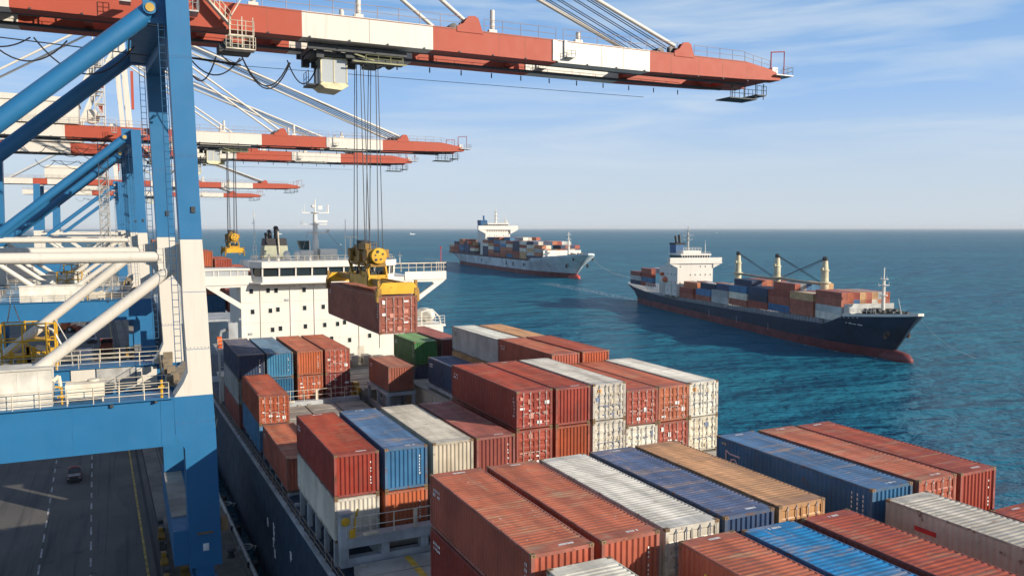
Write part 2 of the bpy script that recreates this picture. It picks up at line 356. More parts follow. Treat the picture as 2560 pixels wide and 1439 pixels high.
# ------------------------------------------------------------------ containers
def corr(pitch, depth, a0, a1):
    """trapezoid corrugation profile: list of (position, offset)"""
    n = max(1, round((a1 - a0) / pitch)); p = (a1 - a0) / n; pts = []
    for i in range(n):
        s = a0 + i * p; pts += [(s, 0), (s + .27 * p, 0), (s + .5 * p, depth), (s + .77 * p, depth)]
    pts.append((a1, 0)); return pts
PROTO = {}
def container_meshes(L, W, H, end):
    """the parts of one kind of container, built once: list of (part name, mesh object data, material slot kind, parent index)"""
    key = (L, W, H, end)
    if key in PROTO: return PROTO[key]
    parts = []; P = .13                     # corner post
    def put(name, mb, kinds, par=None, kind_label=None):
        me = mb.build(name, [CAST] * len(kinds), link=False); d = me.data; bpy.data.objects.remove(me); parts.append((name, d, kinds, par))
    f = MB()
    for x in (0, W - P):
        for y in (0, L - P): f.box(x, x + P, y, y + P, .16, H - .12)
    for x in (0, W - .07):
        f.box(x + (.012 if x == 0 else 0), x + .07 - (0 if x == 0 else .012), P, L - P, .03, .17); f.box(x + (.012 if x == 0 else 0), x + .07 - (0 if x == 0 else .012), P, L - P, H - .10, H - .012)
    for y in (0, L - .09):
        f.box(.18, W - .18, y + .01, y + .08, .04, .17); f.box(P, W - P, y + .01, y + .08, H - .14, H - .014)
    put('frame', f, ['frame'])
    for sx in (0, 1):
        s = MB(); pr = corr(.27, .042, P, L - P); vs = []
        for y, d in pr:
            x = .018 + d; x = x if sx == 0 else W - x
            vs += [(x, y, .17), (x, y, H - .10)]
        k = len(pr); s.add(vs, [(2 * i, 2 * i + 2, 2 * i + 3, 2 * i + 1) if sx else (2 * i, 2 * i + 1, 2 * i + 3, 2 * i + 2) for i in range(k - 1)])
        put('side_panel', s, ['paint'])
    r = MB(); pr = [(P, .012), (.62, .012)] + [(y, .012 + d) for y, d in corr(.235, .022, .62, L - .62)] + [(L - P, .012)]; vs = []
    for y, d in pr: vs += [(.07, y, H - d), (W - .07, y, H - d)]
    r.add(vs, [(2 * i, 2 * i + 1, 2 * i + 3, 2 * i + 2) for i in range(len(pr) - 1)])
    r.box(.20, W - .20, .02, P - .002, H - .03, H - .010); r.box(.20, W - .20, L - P + .002, L - .02, H - .03, H - .010)
    put('roof', r, ['roof'])
    u = MB()
    u.add([(.08, P, .05), (W - .08, P, .05), (W - .08, L - P, .05), (.08, L - P, .05)], [(3, 2, 1, 0)]); put('floor', u, ['frame'])
    def wall(y, sgn):
        s = MB(); pr = corr(.245, .055, P, W - P); vs = []
        for x, d in pr: vs += [(x, y + sgn * (.022 + d), .17), (x, y + sgn * (.022 + d), H - .14)]
        k = len(pr); s.add(vs, [((2 * i, 2 * i + 2, 2 * i + 3, 2 * i + 1) if sgn > 0 else (2 * i, 2 * i + 1, 2 * i + 3, 2 * i + 2)) for i in range(k - 1)])
        return s
    put('end_panel', wall(L, -1), ['paint'])
    if end == 'corr':
        put('end_panel', wall(0, 1), ['paint'])
    else:
        hw = (W - 2 * P) / 2
        for d in (0, 1):
            x0 = P + d * hw + .012; x1 = P + (d + 1) * hw - .012; s = MB(); zz = [.17]
            N = 4; hh = (H - .14 - .17) / N; pr = []
            for i in range(N):
                z = .17 + i * hh; pr += [(z, .03), (z + .07, .03), (z + .12, .062), (z + hh - .12, .062), (z + hh - .07, .03)]
            pr.append((H - .14, .03)); vs = []
            for z, dd in pr: vs += [(x0, dd, z), (x1, dd, z)]
            s.add(vs, [(2 * i, 2 * i + 1, 2 * i + 3, 2 * i + 2) for i in range(len(pr) - 1)])
            s.box(x0, x0 + .035, .012, .06, .172, H - .142); s.box(x1 - .035, x1, .012, .06, .172, H - .142)
            put('door', s, ['paint']); pi = len(parts) - 1
            for fx in (.30, .74):
                b = MB(); bx = x0 + (x1 - x0) * fx; b.tube((bx, -.002, .1), (bx, -.002, H - .06), .022, 6)
                for z in (.22, H * .36, H * .66, H - .2): b.box(bx - .05, bx + .05, -.012, .034, z - .035, z + .035)
                b.beam((bx, -.02, H * .40), (bx + (.3 if d == 0 else -.3) * .9, -.02, H * .40 + .02), .03, .05)
                put('locking_bar', b, ['bar'], pi)
        g = MB(); g.box(W / 2 - .011, W / 2 + .011, .02, .05, .172, H - .142); put('gasket', g, ['dark'])
    for x in (0, W - .178):
        for y in (0, L - .162):
            for z in (0, H - .118):
                if y > 1 and z == 0: continue
                c = MB(); e = .004; xx0, xx1 = x - e, x + .178 + e
                c.box(xx0, xx1, y - e, y + .162 + e, z, z + .118)
                # the oval openings, as shallow dark plates 2 mm proud
                c.box(x + .055, x + .123, y + .05, y + .11, z + .118, z + .120, 1) if z > 0 else None
                fy = y - e - .002 if y < 1 else y + .162 + e
                c.box(x + .055, x + .123, fy, fy + .002, z + .035, z + .085, 1)
                put('corner_casting', c, ['cast', 'dark'])
    PROTO[key] = parts; return parts
def roof_marks(L, W, H, ends=(0, 1)):
    m = MB()
    for e in ends:
        y = .34 if e == 0 else L - .40
        x0 = W * (.52 if e == 0 else .40)
        for i in range(7):
            if rnd.random() < .85: m.box(x0 + i * .085, x0 + i * .085 + .05 + rnd.random() * .025, y, y + .13, H - .0115, H - .0085)
    return m
def code_marks(x0, z0, nx, nz, sx, sz, face):
    """rows of stencil characters too worn to read; face(a, b, out) places them"""
    m = MB()
    for j in range(nz):
        for i in range(nx):
            if rnd.random() < .8:
                w = sx * (.45 + rnd.random() * .3); h = sz * (.55 + rnd.random() * .25)
                a, b = x0 + i * sx, z0 - j * sz * 1.25
                q = [face(a, b, 0), face(a + w, b, 0), face(a + w, b + h, 0), face(a, b + h, 0)]
                m.add(q, [(0, 1, 2, 3)])
                m.f[-1] = tuple(reversed(m.f[-1])) if rnd.random() < .0 else m.f[-1]
    return m
def container(x, y, ztop, L, end, color, label, marks='', W=2.44, H=2.36, name='shipping_container', group='containers stacked on the moored ship'):
    z = ztop - H
    root = empty(name, (x, y, z), label, 'shipping container', group)
    K = {'paint': cpaint(color), 'roof': croof(color), 'frame': cframe(color), 'cast': CAST, 'dark': DARK, 'bar': plain('worn bar steel', (.42, .34, .30), .5) if color not in ('white', 'cream') else plain('bar blue grey', (.22, .23, .26), .5)}
    tint = rnd.uniform(.55, 1.45)
    made = []
    for pn, me, kinds, par in container_meshes(round(L, 1), W, H, end):
        o = bpy.data.objects.new(pn, me); COL.objects.link(o); o.parent = made[par] if par is not None else root
        for i, k in enumerate(kinds):
            o.material_slots[i].link = 'OBJECT'; o.material_slots[i].material = K[k]
        o['tint'] = tint; made.append(o)
    lt = color in ('white', 'cream', 'tan', 'grey')
    stencil = DARK if lt else MWHITE
    def mk(mb, mat):
        if mb.f: mb.build('marking', mat, root)
    if 'R' in marks: mk(roof_marks(L, W, H), MWHITE if not lt else CAST)
    fl = lambda a, b, d: (.012, a, b)                  # left side (-X face)
    fe = lambda a, b, d: (a, .016, b)                  # end (-Y face)
    if 'L' in marks: mk(code_marks(L - 1.15, H - .62, 5, 2, .17, .17, fl), stencil)        # code near the far end of the side
    if 'l' in marks: mk(code_marks(.35, H - .55, 2, 6, .12, .17, fl), stencil)             # code near the near end of the side
    if 'V' in marks: mk(code_marks(W * .80, H - .62, 1, 8, .10, .13, fe), stencil)         # vertical code on the corrugated end
    if 'v' in marks:
        m = MB()
        for i, a in enumerate((.45, .75, 1.05)):
            for j in range(6 - i): m.add([fl(a, H - .5 - j * .2, 0), fl(a + .06, H - .5 - j * .2, 0), fl(a + .06, H - .38 - j * .2, 0), fl(a, H - .38 - j * .2, 0)], [(0, 1, 2, 3)])
        mk(m, MWHITE)
    if 'D' in marks:
        m = MB(); m2 = MB()
        for i in range(4):
            xs = (.18, .74, 1.32, 1.84)[i]; z0 = .28
            while z0 < H - .5:
                hgt = rnd.choice((.08, .1, .12, .2, .3)); w = rnd.uniform(.16, .40)
                if rnd.random() < .62:
                    x0 = xs + rnd.uniform(0, .08); z1 = z0 + rnd.uniform(-.05, .05)
                    (m if rnd.random() < .35 else m2).add([(x0, .004, z1), (x0 + w, .004, z1 + rnd.uniform(-.02, .02)), (x0 + w, .004, z1 + hgt + rnd.uniform(-.03, .02)), (x0, .004, z1 + hgt)], [(0, 1, 2, 3)])
                z0 += hgt + rnd.uniform(.12, .5)
        mk(m, MWHITE if not lt else plain('placard blue grey', (.18, .22, .32), .6)); mk(m2, plain('faded placard', (.50, .22, .16), .6) if not lt else plain('placard rust', (.50, .42, .30), .6))
    if 'O' in marks:                                     # worn emblem: a hooked bracket over a rounded figure
        m = MB(); e = lambda pts: m.path([(.008, p[0], p[1]) for p in pts], .05, 4)
        c = L - 1.5; s = 1.0
        e([(c + .75, .95), (c + .75, 1.75), (c + .45, 1.62), (c - .3, 1.62)]); e([(c + .5, 1.05), (c + .35, 1.35), (c + .05, 1.42), (c - .1, 1.2), (c - .3, .85)])
        e([(c + .45, .9), (c + .2, 1.1), (c, 1.0), (c - .05, .8), (c + .25, .78)])
        mk(m, MPINK)
        m = MB()
        for k in (0, 1): m.box(-.004, .010, L - .55 - k * .2, L - .43 - k * .2, H - .34, H - .24)
        mk(m, plain('forklift label tan', (.5, .36, .16), .6))
    if 'B' in marks: mk(MB().box(-.004, .012, L - 2.3, L - 1.35, H - .82, H - .64), MRED)
    if 'Y' in marks: mk(code_marks(L - 2.2, H - .75, 5, 2, .17, .15, fl), MYEL)
    if 'P' in marks: mk(MB().add([fe(.35, H - .62, 0), fe(.60, H - .62, 0), fe(.60, H - .34, 0), fe(.35, H - .34, 0)], [(0, 1, 2, 3)]), plain('orange placard', (.6, .25, .03), .6))
    return root
CX = lambda k: 9.7 + 2.735 * k
def near_containers():
    c = container
    # nearest row, cut by the bottom edge of the picture
    c(12.1, 12.6, -11.05, 10.0, 'corr', 'cream', 'cream container at the bottom edge in front of two long red ones')
    c(17.40, 12.6, -11.02, 10.0, 'corr', 'red', 'red ribbed container with a yellow side code, left of the bright blue one', 'RY')
    c(20.25, 12.6, -11.09, 10.0, 'corr', 'bright blue', 'bright blue ribbed roof container between two red ones in the nearest row', 'R')
    c(23.2, 12.6, -11.1, 10.0, 'corr', 'red', 'red ribbed container between the bright blue one and the white one with a red bar', 'R')
    c(27.83, 12.6, -11.04, 10.0, 'corr', 'cream', 'off white container with a red bar on its side in the nearest row', 'B')
    c(34.5, 12.6, -12.54, 10.0, 'corr', 'red', 'red container low at the right picture edge on the seaward side', 'R')
    # second row
    Y, Z, L = 23.4, -10.86, 9.9
    c(11.95, Y, Z, L, 'corr', 'red', 'big red ribbed container, leftmost of the second row, white code on its dark side', 'RLl')
    c(14.71, Y, Z, L, 'corr', 'red', 'red ribbed container second from left in the second row, beside a white one', 'RV')
    c(17.43, Y, Z - .02, L, 'door', 'white', 'long white container with rust stained roof between red and navy ones', '')
    c(20.15, Y, Z, L, 'corr', 'steel blue', 'navy blue container with dusty scuffed roof between white and tan ones', 'R')
    c(22.84, Y, Z, L, 'door', 'tan', 'tan orange container with stained roof, only one of its colour in the second row', '')
    c(28.0, Y, Z - .06, L, 'corr', 'blue', 'blue container with a worn pale emblem on its long side', 'ROv')
    c(30.85, Y, Z - .08, L, 'door', 'red', 'red container with door end between the emblem blue one and the seaward red one', 'RD')
    c(33.6, Y, Z - .12, L, 'corr', 'red', 'seaward red container of the second row with ribbed end over the water', 'RV')
    # tiers under the second row
    Z2 = Z - 2.40
    c(11.95, Y, Z2, L, 'corr', 'red', 'dark red container directly under the leftmost big red one, white mark on its side', 'L')
    c(14.71, Y, Z2, L, 'corr', 'brown red', 'red container underneath the second red one of the second row')
    c(17.43, Y, Z2, L, 'door', 'white', 'white container underneath the long white one of the second row')
    c(28.0, Y, Z2 - .06, L, 'corr', 'navy', 'dark blue container underneath the blue one with the emblem')
    c(33.6, Y, Z2 - .12, L, 'corr', 'brown red', 'red container underneath the seaward red one of the second row')
    # third row: tall stack on the seaward side
    Y, Z, L = 43.2, -9.82, 10.7
    for i, (x, z, e, col, mk, lb) in enumerate((
        (21.06, -9.80, 'door', 'red', 'DLl', 'red container with dark side and barred doors, upper left corner of the six wide stack'),
        (23.75, -9.84, 'corr', 'red', 'R', 'red ribbed end container, second from left on top of the six wide stack'),
        (26.42, -9.82, 'door', 'white', 'PD', 'white container with orange placard on its doors on top of the six wide stack'),
        (28.94, -10.42, 'door', 'red', 'D', 'red door container on top of the six wide stack over a white one, lower roof'),
        (31.44, -10.40, 'door', 'rust orange', 'D', 'rusty red door container on top of the wide stack, next to the seaward white one'),
        (33.94, -10.34, 'door', 'white', 'PD', 'white door container at the seaward top corner of the six wide stack'))):
        c(x, Y, z, L, e, col, lb, mk)
    for x, z, e, col, mk, lb in (
        (21.06, -12.2, 'door', 'red', 'D', 'red door container in the second tier at the left of the six wide stack'),
        (23.75, -12.24, 'corr', 'rust orange', '', 'orange red ribbed container in the second tier of the six wide stack'),
        (26.42, -12.22, 'door', 'white', 'D', 'white door container in the second tier under the one with the orange placard'),
        (28.94, -12.82, 'door', 'white', 'D', 'white door container in the second tier right under a red one'),
        (31.44, -12.80, 'door', 'red', 'D', 'red door container in the second tier next to the seaward white one'),
        (33.94, -12.74, 'door', 'cream', 'D', 'cream door container in the second tier at the seaward corner of the six wide stack')):
        c(x, Y, z, L, e, col, lb, mk)
    # third row: left group, one tier lower
    Y, Z, L = 42.0, -12.0, 10.3
    c(9.72, Y, Z, L, 'corr', 'red', 'bright red ribbed end container on top of a white one at the ship side', 'RLV')
    c(12.5, Y, Z, L, 'corr', 'blue', 'blue ribbed end container with dusty navy roof beside the bright red one', 'RV')
    c(15.28, Y, Z, L, 'corr', 'cream', 'cream ribbed end container half shaded on its roof, between blue and dark red')
    c(17.93, Y, Z, L, 'corr', 'dark red', 'dark red roofed container squeezed between the cream one and the tall stack', 'RV')
    c(9.72, Y, Z - 2.4, L, 'corr', 'white', 'white ribbed container under the bright red one at the ship side')
    c(12.5, Y, Z - 2.4, L, 'corr', 'rust orange', 'rusty red ribbed container under the blue one behind a railing', 'V')
    c(15.28, Y, Z - 2.4, L, 'corr', 'white', 'white container under the half shaded cream one')
    # ship side column behind
    c(9.66, 55.72, -15.75, 10.6, 'corr', 'red', 'red container low at the ship side with half its roof in shade', 'L')
    c(9.66, 68.04, -13.78, 10.6, 'door', 'rust orange', 'rusty orange container with barred doors on top of a blue one at the ship side', 'D')
    c(9.66, 68.04, -16.18, 10.6, 'corr', 'light blue', 'blue container under the rusty orange one at the ship side')
    # far row before the white bridge house
    Y, Z, L = 78.8, -11.88, 12.0
    c(9.36, Y, Z, L, 'corr', 'navy', 'navy container on top of the far ship side stack before the bridge house', 'V')
    c(9.36, Y, Z - 2.4, L, 'corr', 'grey', 'grey container squeezed under the navy one at the ship side')
    c(9.36, Y, Z - 4.8, L, 'corr', 'dark red', 'dark red container at the bottom of the far ship side stack')
    c(12.01, Y, Z, L, 'corr', 'light blue', 'light blue container with faded roof beside the navy one before the bridge house', 'V')
    c(12.01, Y, Z - 2.4, L, 'corr', 'blue', 'blue container under the light blue one, behind the rusty orange roof')
    c(14.85, Y, Z, L, 'corr', 'rust orange', 'orange brown ribbed container beside the light blue one before the bridge house', 'V')
    c(14.85, Y, Z - 2.4, L, 'door', 'rust orange', 'orange brown door container in the lower tier with a slanting shadow', 'D')
    c(17.55, Y, Z, L, 'door', 'red', 'red door container at the right end of the far row of four', 'D')
    c(17.55, Y, Z - 2.4, L, 'door', 'dark red', 'dark red door container in shade under the right end of the far row', 'D')
    # scattered boxes in the middle
    c(21.7, 71.5, -12.75, 6.6, 'corr', 'brown red', 'short brown red container alone on a grey hatch frame', 'L')
    c(25.75, 76.0, -11.25, 6.8, 'corr', 'green', 'green container on top of a navy one, only green one on the ship', 'Ll')
    c(25.75, 76.0, -13.65, 6.8, 'corr', 'navy', 'navy container under the green one', 'V')
    c(28.95, 77.0, -11.35, 12.0, 'corr', 'maroon', 'maroon container with red roof behind the green one', 'l')
    c(24.98, 64.6, -15.0, 11.7, 'corr', 'cream', 'cream roofed low container with rust stains left of the blue one')
    c(25.4, 59.3, -12.0, 11.7, 'corr', 'steel blue', 'dark blue container behind the tall stack, pink code on its side', 'L')
    c(29.43, 54.2, -9.66, 9.8, 'corr', 'red', 'dark sided red container with ribbed orange end behind the tall stack', 'L')
    c(32.15, 54.2, -9.63, 9.8, 'corr', 'rust orange', 'seaward red container with deeply ribbed orange end over the water')
    c(29.39, 64.05, -9.74, 11.0, 'corr', 'grey', 'long pale grey container with rust edges behind the two ribbed orange ends', 'L')
    c(29.39, 64.05, -12.14, 11.0, 'corr', 'tan', 'tan container under the long pale grey one')
    c(32.3, 64.05, -9.78, 11.0, 'corr', 'tan', 'tan roofed container farthest seaward, behind the long pale grey one')
    # hanging from the crane
    c(16.67, 57.07, -4.944, 16.3, 'door', 'brown red', 'brown red container hanging from the yellow spreader in mid air', 'DLl', W=2.93, H=2.83, group='containers')
    # beyond the bridge house
    k = 0
    for (x, y, z, col, lb) in ((9.6, 128, -3.4, 'rust orange', 'orange container on the top tier behind the bridge house, nearest the quay'), (12.3, 128, -4.6, 'red', 'red container behind the bridge house, second from the quay'),
                               (15.0, 128, -5.9, 'rust orange', 'orange container low behind the left bridge wing'), (9.6, 128, -5.8, 'red', 'red container in the second tier behind the bridge house'),
                               (9.6, 113, -8.8, 'blue', 'blue container seen under the left bridge wing'), (12.35, 113, -8.8, 'red', 'red container beside the blue one under the left bridge wing'),
                               (9.6, 113, -6.4, 'red', 'red container on top of the blue one under the left bridge wing')):
        c(x, y, z, 11.5, 'corr', col, lb)
near_containers()
# ------------------------------------------------------------------ the moored ship
def moored_ship():
    root = empty('cargo_ship', (23.4, 60, ZW), 'moored cargo ship with navy hull and white bridge house beside the quay cranes', 'ship')
    O = (23.4, 60, ZW)
    B = lambda mb, name, mats, par=root: mb.build(name, mats, par, O if par is root else O)
    def part(mb, name, mats, par=None):
        o = mb.build(name, mats, par or root, O); return o
    gx = lambda y: 9.3 - .0127 * (y - 41); gz = lambda y: -18.1 - .0195 * (y - 41)
    ys = [-40, 0, 41, 82, 110, 130, 146]; h = MB(); rings = []
    for y in ys:
        t = 0 if y < 120 else (y - 120) / 26; xl = gx(y) + t * 2.5; xr = 37.6 - t * 2.5
        lo = .2 + 4.5 * t
        rings.append([(xl, y, gz(y)), (xl + .05 + lo * .3, y, ZW + 1.2), (xl + 1 + lo, y, ZW - 1.5), (xr - 1 - lo, y, ZW - 1.5), (xr - .05, y, ZW + 1.2), (xr, y, gz(y))])
    h.loft(rings, 0); hull = part(h, 'hull', HULLN)
    # draft figures and scuffs on the shaded side
    m = MB()
    for (y, z) in ((58, -22.2), (58.3, -22.8), (57.8, -23.4), (58.1, -21.6), (60.5, -22), (52, -21.5), (46, -22.5)):
        x = gx(y) - .012
        for k in range(5): m.box(x - .004, x + .03, y + rnd.uniform(-.2, .2), y + rnd.uniform(.2, .5), z + k * .12, z + k * .12 + .06 + rnd.random() * .08)
    part(m, 'hull_mark', MWHITE, hull)
    # gunwale bar, rail and stanchions that carry the outboard stacks
    g = MB()
    for a, b in zip(range(20, 112, 4), range(24, 116, 4)): g.beam((gx(a), a, gz(a) + .06), (gx(b), b, gz(b) + .06), .26, .16)
    part(g, 'gunwale', SGREY)
    g = MB()
    for a, b in zip(range(20, 112, 4), range(24, 116, 4)): g.rail([(gx(a) + .06, a, gz(a) + .12), (gx(b) + .06, b, gz(b) + .12)], .75, 2, 1.35, .028)
    part(g, 'deck_railing', paint('rusty rail', (.20, .15, .10), .5, .8, .6, .5))
    d = MB(); d.prism([(gx(20) + .1, 20), (12.3, 20), (12.3, 112), (gx(112) + .1, 112)], -20.3, -19.4, 0, 'xy'); part(d, 'side_deck', SGREY)
    for y in [y0 + k * dy for y0, n, dy in ((42.3, 5, 2.3), (53.4, 5, 2.5), (66.5, 5, 2.6), (79.5, 6, 2.4)) for k in range(n)]:
        zt = -16.78 if y < 53 else (-18.15 if y < 67 else (-18.6 if y < 79 else -19.1)); s = MB()
        s.box(9.72, 9.98, y - .14, y + .14, -19.4, zt); s.prism([(9.98, zt - .02), (10.7, zt - .02), (9.98, zt - .9)], y - .05, y + .05)
        part(s, 'stanchion', SGREY)
    cw = MB(); cw.box(12.2, 12.5, 42, 112, -19.4, -16.9); part(cw, 'hatch_coaming', SGREY)
    # hatch covers
    def hatch(x0, x1, y0, y1, z, n=3, ridges=True):
        w = (x1 - x0) / n
        for i in range(n):
            a = MB(); xa, xb = x0 + i * w + .08, x0 + (i + 1) * w - .08
            a.box(xa, xb, y0 + .1, y1 - .1, z - .7, z)
            for k in range(1, 4): a.box(xa + .3, xb - .3, y0 + (y1 - y0) * k / 4 - .05, y0 + (y1 - y0) * k / 4 + .05, z, z + .05)
            for xx in (xa + .25, xb - .55):
                for yy in (y0 + .3, y1 - .6): a.box(xx, xx + .3, yy, yy + .26, z, z + .12)
            part(a, 'hatch_cover', HATCH)
    base = MB(); base.box(12.5, 37.2, -20, 112, -19.6, -19.3); part(base, 'main_deck', SGREY)
    hatch(11.9, 37, 23, 33.6, -15.68); hatch(20.9, 37, 43, 54, -15.2, 2); hatch(12.4, 20.8, 42, 53, -16.8, 2)
    hatch(12.4, 24.6, 54.2, 66, -17.35, 3); hatch(24.8, 37, 54.2, 77.5, -17.4, 2); hatch(12.4, 20.8, 66.6, 78, -16.9, 3); hatch(12.1, 20.4, 78.6, 91.4, -16.75, 3)
    hatch(21.2, 37, 78.6, 91, -16.2, 3); hatch(10.3, 20.5, 33.9, 40.85, -17.6, 2); hatch(10, 37, 11, 22.8, -16, 3)
    ym = MB()
    for xa, xb in ((13.1, 13.45), (17.6, 17.9)): ym.box(xa, xb, 34.3, 40.7, -17.60, -17.585)
    part(ym, 'deck_marking', plain('deck line yellow', (.50, .30, .03), .7))
    # supports below the stacks of the near row and the low grey frame under the lone box
    for (x0, x1, y0, y1, zt) in ((21.5, 24.3, 71.3, 78.2, -15.15), (25.3, 28.3, 75.8, 83, -16.05), (29.0, 35, 64.1, 75, -14.55), (28.9, 31.5, 77, 89, -13.75), (25.3, 28, 59.3, 71, -14.4)):
        f = MB()
        for yy in (y0 + .2, (y0 + y1) / 2, y1 - .2):
            for xx in (x0 + .2, x1 - .2): f.box(xx - .14, xx + .14, yy - .14, yy + .14, -17.4, zt - .3)
        f.box(x0, x1, y0, y1, zt - .3, zt)
        f.box(x0 + .1, x0 + .16, y0, y1, -17.4, -16.7); part(f, 'container_support', SGREY)
    # lashing bridges across the deck
    def lashing(y, x0, x1, zb, zt, name='lashing_bridge'):
        a = MB(); a.box(x0, x1, y - .35, y + .35, zt - .55, zt); a.box(x0, x1, y - .25, y + .25, zb, zb + .45)
        x = x0
        while x < x1 - .2:
            a.box(x, x + .42, y - .30, y + .30, zb + .45, zt - .55); x += 2.2
        o = part(a, name, SGREY)
        r = MB(); r.rail([(x0 + .3, y - .28, zt), (x1 - .2, y - .28, zt)], 1.05, 2, 1.3, .032)
        r.box(x0 + 1.2, x0 + 2.0, y - .4, y - .2, zt + .01, zt + .12); r.box(x0 + 4.0, x0 + 4.15, y - .34, y - .2, zt + .02, zt + 1.0)
        part(r, 'bridge_railing', RAILC, o); return o
    lashing(41.2, 9.75, 20.6, -17.75, -16.15); lashing(54.0, 12.5, 20.6, -18.6, -17.0); lashing(66.4, 12.5, 24.6, -18.6, -16.6); lashing(77.9, 12.3, 20.6, -18.6, -16.5)
    c = MB(); c.box(9.75, 10.25, 40.9, 41.55, -16.15, -14.9); c.box(9.7, 10.4, 40.85, 41.6, -14.9, -14.82); part(c, 'corner_locker', SGREY)
    c = MB(); c.lathe((10.0, 40.85, -15.25), [(.20, -.05), (.24, 0), (.2, .06)], 12, 0, None, 'y'); c.path([(10.5, 41, -16.1), (10.55, 41, -15.2), (10.7, 41, -14.7)], .06, 5); c.box(10.2, 10.5, 40.8, 41.0, -16.15, -15.75); part(c, 'deck_fitting', YEL)
    # ---------------- bridge house
    FY = 97.0
    hs = MB(); hs.box(12.05, 33.2, FY, 108, -19.3, -6.05); house = part(hs, 'bridge_house', SWHITE)
    seam = MB()
    for z in (-8.6, -11.0, -13.2): seam.box(12.05, 33.2, FY - .012, FY, z, z + .03)
    part(seam, 'deck_seam', plain('seam grey', (.45, .42, .36), .6), house)
    for (x, z) in ((13.2, -7.27), (15.08, -7.24), (15.98, -7.27), (19.22, -7.3), (13.3, -9.65), (15.3, -9.6), (16.15, -9.5), (19.25, -9.45), (21.45, -9.4), (15.5, -11.85), (16.4, -11.75), (19.3, -11.65), (21.6, -11.6), (23.15, -11.55), (24.0, -11.4), (27.1, -13.2), (22.4, -13.3), (24.6, -13.6), (30, -9.5), (32, -9.5), (29, -7.3)):
        w = MB(); w.box(x - .21, x + .21, FY - .015, FY + .02, z - .27, z + .27)
        o = part(w, 'window', GLASS, house)
        f = MB(); f.box(x - .26, x + .26, FY - .03, FY - .016, z + .27, z + .32); f.box(x - .26, x + .26, FY - .03, FY - .016, z - .32, z - .27); f.box(x - .26, x - .21, FY - .03, FY - .016, z - .27, z + .27); f.box(x + .21, x + .26, FY - .03, FY - .016, z - .27, z + .27)
        part(f, 'window_frame', SWHITE, house)
    for x in (14.2, 17.6, 20.4, 25.8, 28.4, 31.0):
        w = MB(); w.tube((x, FY - .06, -14.8), (x, FY - .06, -6.7), .05, 5); part(w, 'drain_pipe', SWHITE, house)
    for x, z in ((14.6, -13.9), (23.6, -15.0), (26.0, -15.3), (18.0, -13.9)):
        w = MB(); w.box(x - .4, x + .4, FY - .03, FY, z - .9, z + .9); part(w, 'door', paint('door cream', (.55, .5, .42), .4, .3), house)
    for x, z in ((17.2, -8.4), (24.8, -10.2), (22.4, -7.3), (27.4, -8.6), (13.0, -12.2), (29.8, -12.4)):
        w = MB(); w.box(x - .22, x + .22, FY - .1, FY, z - .12, z + .12); part(w, 'vent', SGREY, house)
    w = MB()
    for x in (32.2, 32.6): w.tube((x, FY - .1, -15), (x, FY - .1, -6.6), .03, 4)
    for k in range(28): w.box(32.2, 32.6, FY - .12, FY - .09, -15 + k * .3, -14.97 + k * .3)
    part(w, 'ladder', SWHITE, house)
    # bridge deck with wings, open slots below them, sloping struts
    y0, y1 = 97.0, 100.5
    for s in (0, 1):
        wg = MB(); mx = (lambda x: x) if s == 0 else (lambda x: 45.3 - x)
        def bx(a, b, *r):
            a, b = mx(a), mx(b); wg.box(min(a, b), max(a, b), *r)
        bx(8.1, 12.05, y0, y1, -6.5, -6.1)                      # wing floor
        bx(8.1, 13.6, y0 - .12, y0, -6.5, -5.45)                # front bulwark
        bx(8.1, 8.2, y0, y1, -6.1, -5.45)
        poly = [(8.1, -6.5), (12.05, -6.5), (12.05, -6.75), (9.9, -6.78), (9.72, -7.05), (12.05, -8.62), (12.05, -9.3), (8.5, -6.85)]
        poly = [(mx(a), b) for a, b in poly]; wg.prism(poly if s == 0 else poly[::-1], y0 + .01, y0 + .45)
        part(wg, 'bridge_wing', SWHITE, house)
    # left wing is roofed and glazed, right one is an open rail
    a = MB(); a.box(8.05, 13.2, y0 - .2, y1, -4.82, -4.6)
    for x in (8.15, 9.1, 9.6, 10.9, 11.7, 12.4): a.box(x, x + .1, y0 - .1, y0 - .02, -5.45, -4.82)
    part(a, 'wing_roof', SWHITE, house)
    a = MB(); a.box(8.2, 12.9, y0 - .05, y0 - .03, -5.45, -4.82); part(a, 'window', CGLASS, house)
    a = MB(); a.rail([(30.2, y0 - .06, -5.45), (37.2, y0 - .06, -5.45), (37.2, y1, -5.45)], 1.05, 2, .95, .05, 0, 5); a.box(30, 37.2, y0 - .12, y0, -4.45, -4.33); part(a, 'wing_railing', RAILC, house)
    # wheelhouse with outward leaning windows
    wh = [(13.3, 97.0), (14.3, 95.7), (29.3, 95.7), (30.3, 97.0), (30.3, 104), (13.3, 104)]
    e = MB(); e.prism(wh, -6.25, -5.55, 0, 'xy'); e.prism([(13.0, 97.0), (14.2, 95.35), (29.4, 95.35), (30.6, 97.0), (30.6, 104.2), (13, 104.2)], -4.55, -3.85, 0, 'xy')
    e.prism([(12.9, 97), (14.0, 95.2), (29.6, 95.2), (30.7, 97.0)], -6.4, -6.25, 0, 'xy')
    whl = part(e, 'wheelhouse', SWHITE, house)
    e = MB(); e.prism([(13.4, 97.05), (14.35, 95.8), (29.25, 95.8), (30.2, 97.05), (30.2, 103.8), (13.4, 103.8)], -5.55, -4.55, 0, 'xy'); part(e, 'window', GLASS, whl)
    e = MB()
    for x in [14.3 + k * 1.875 for k in range(9)]: e.beam((x, 95.72, -5.55), (x, 95.6, -4.55), .16, .12)
    e.beam((13.35, 97, -5.55), (13.3, 97, -4.55), .2, .2); e.beam((30.25, 97, -5.55), (30.3, 97, -4.55), .2, .2)
    part(e, 'window_frame', SWHITE, whl)
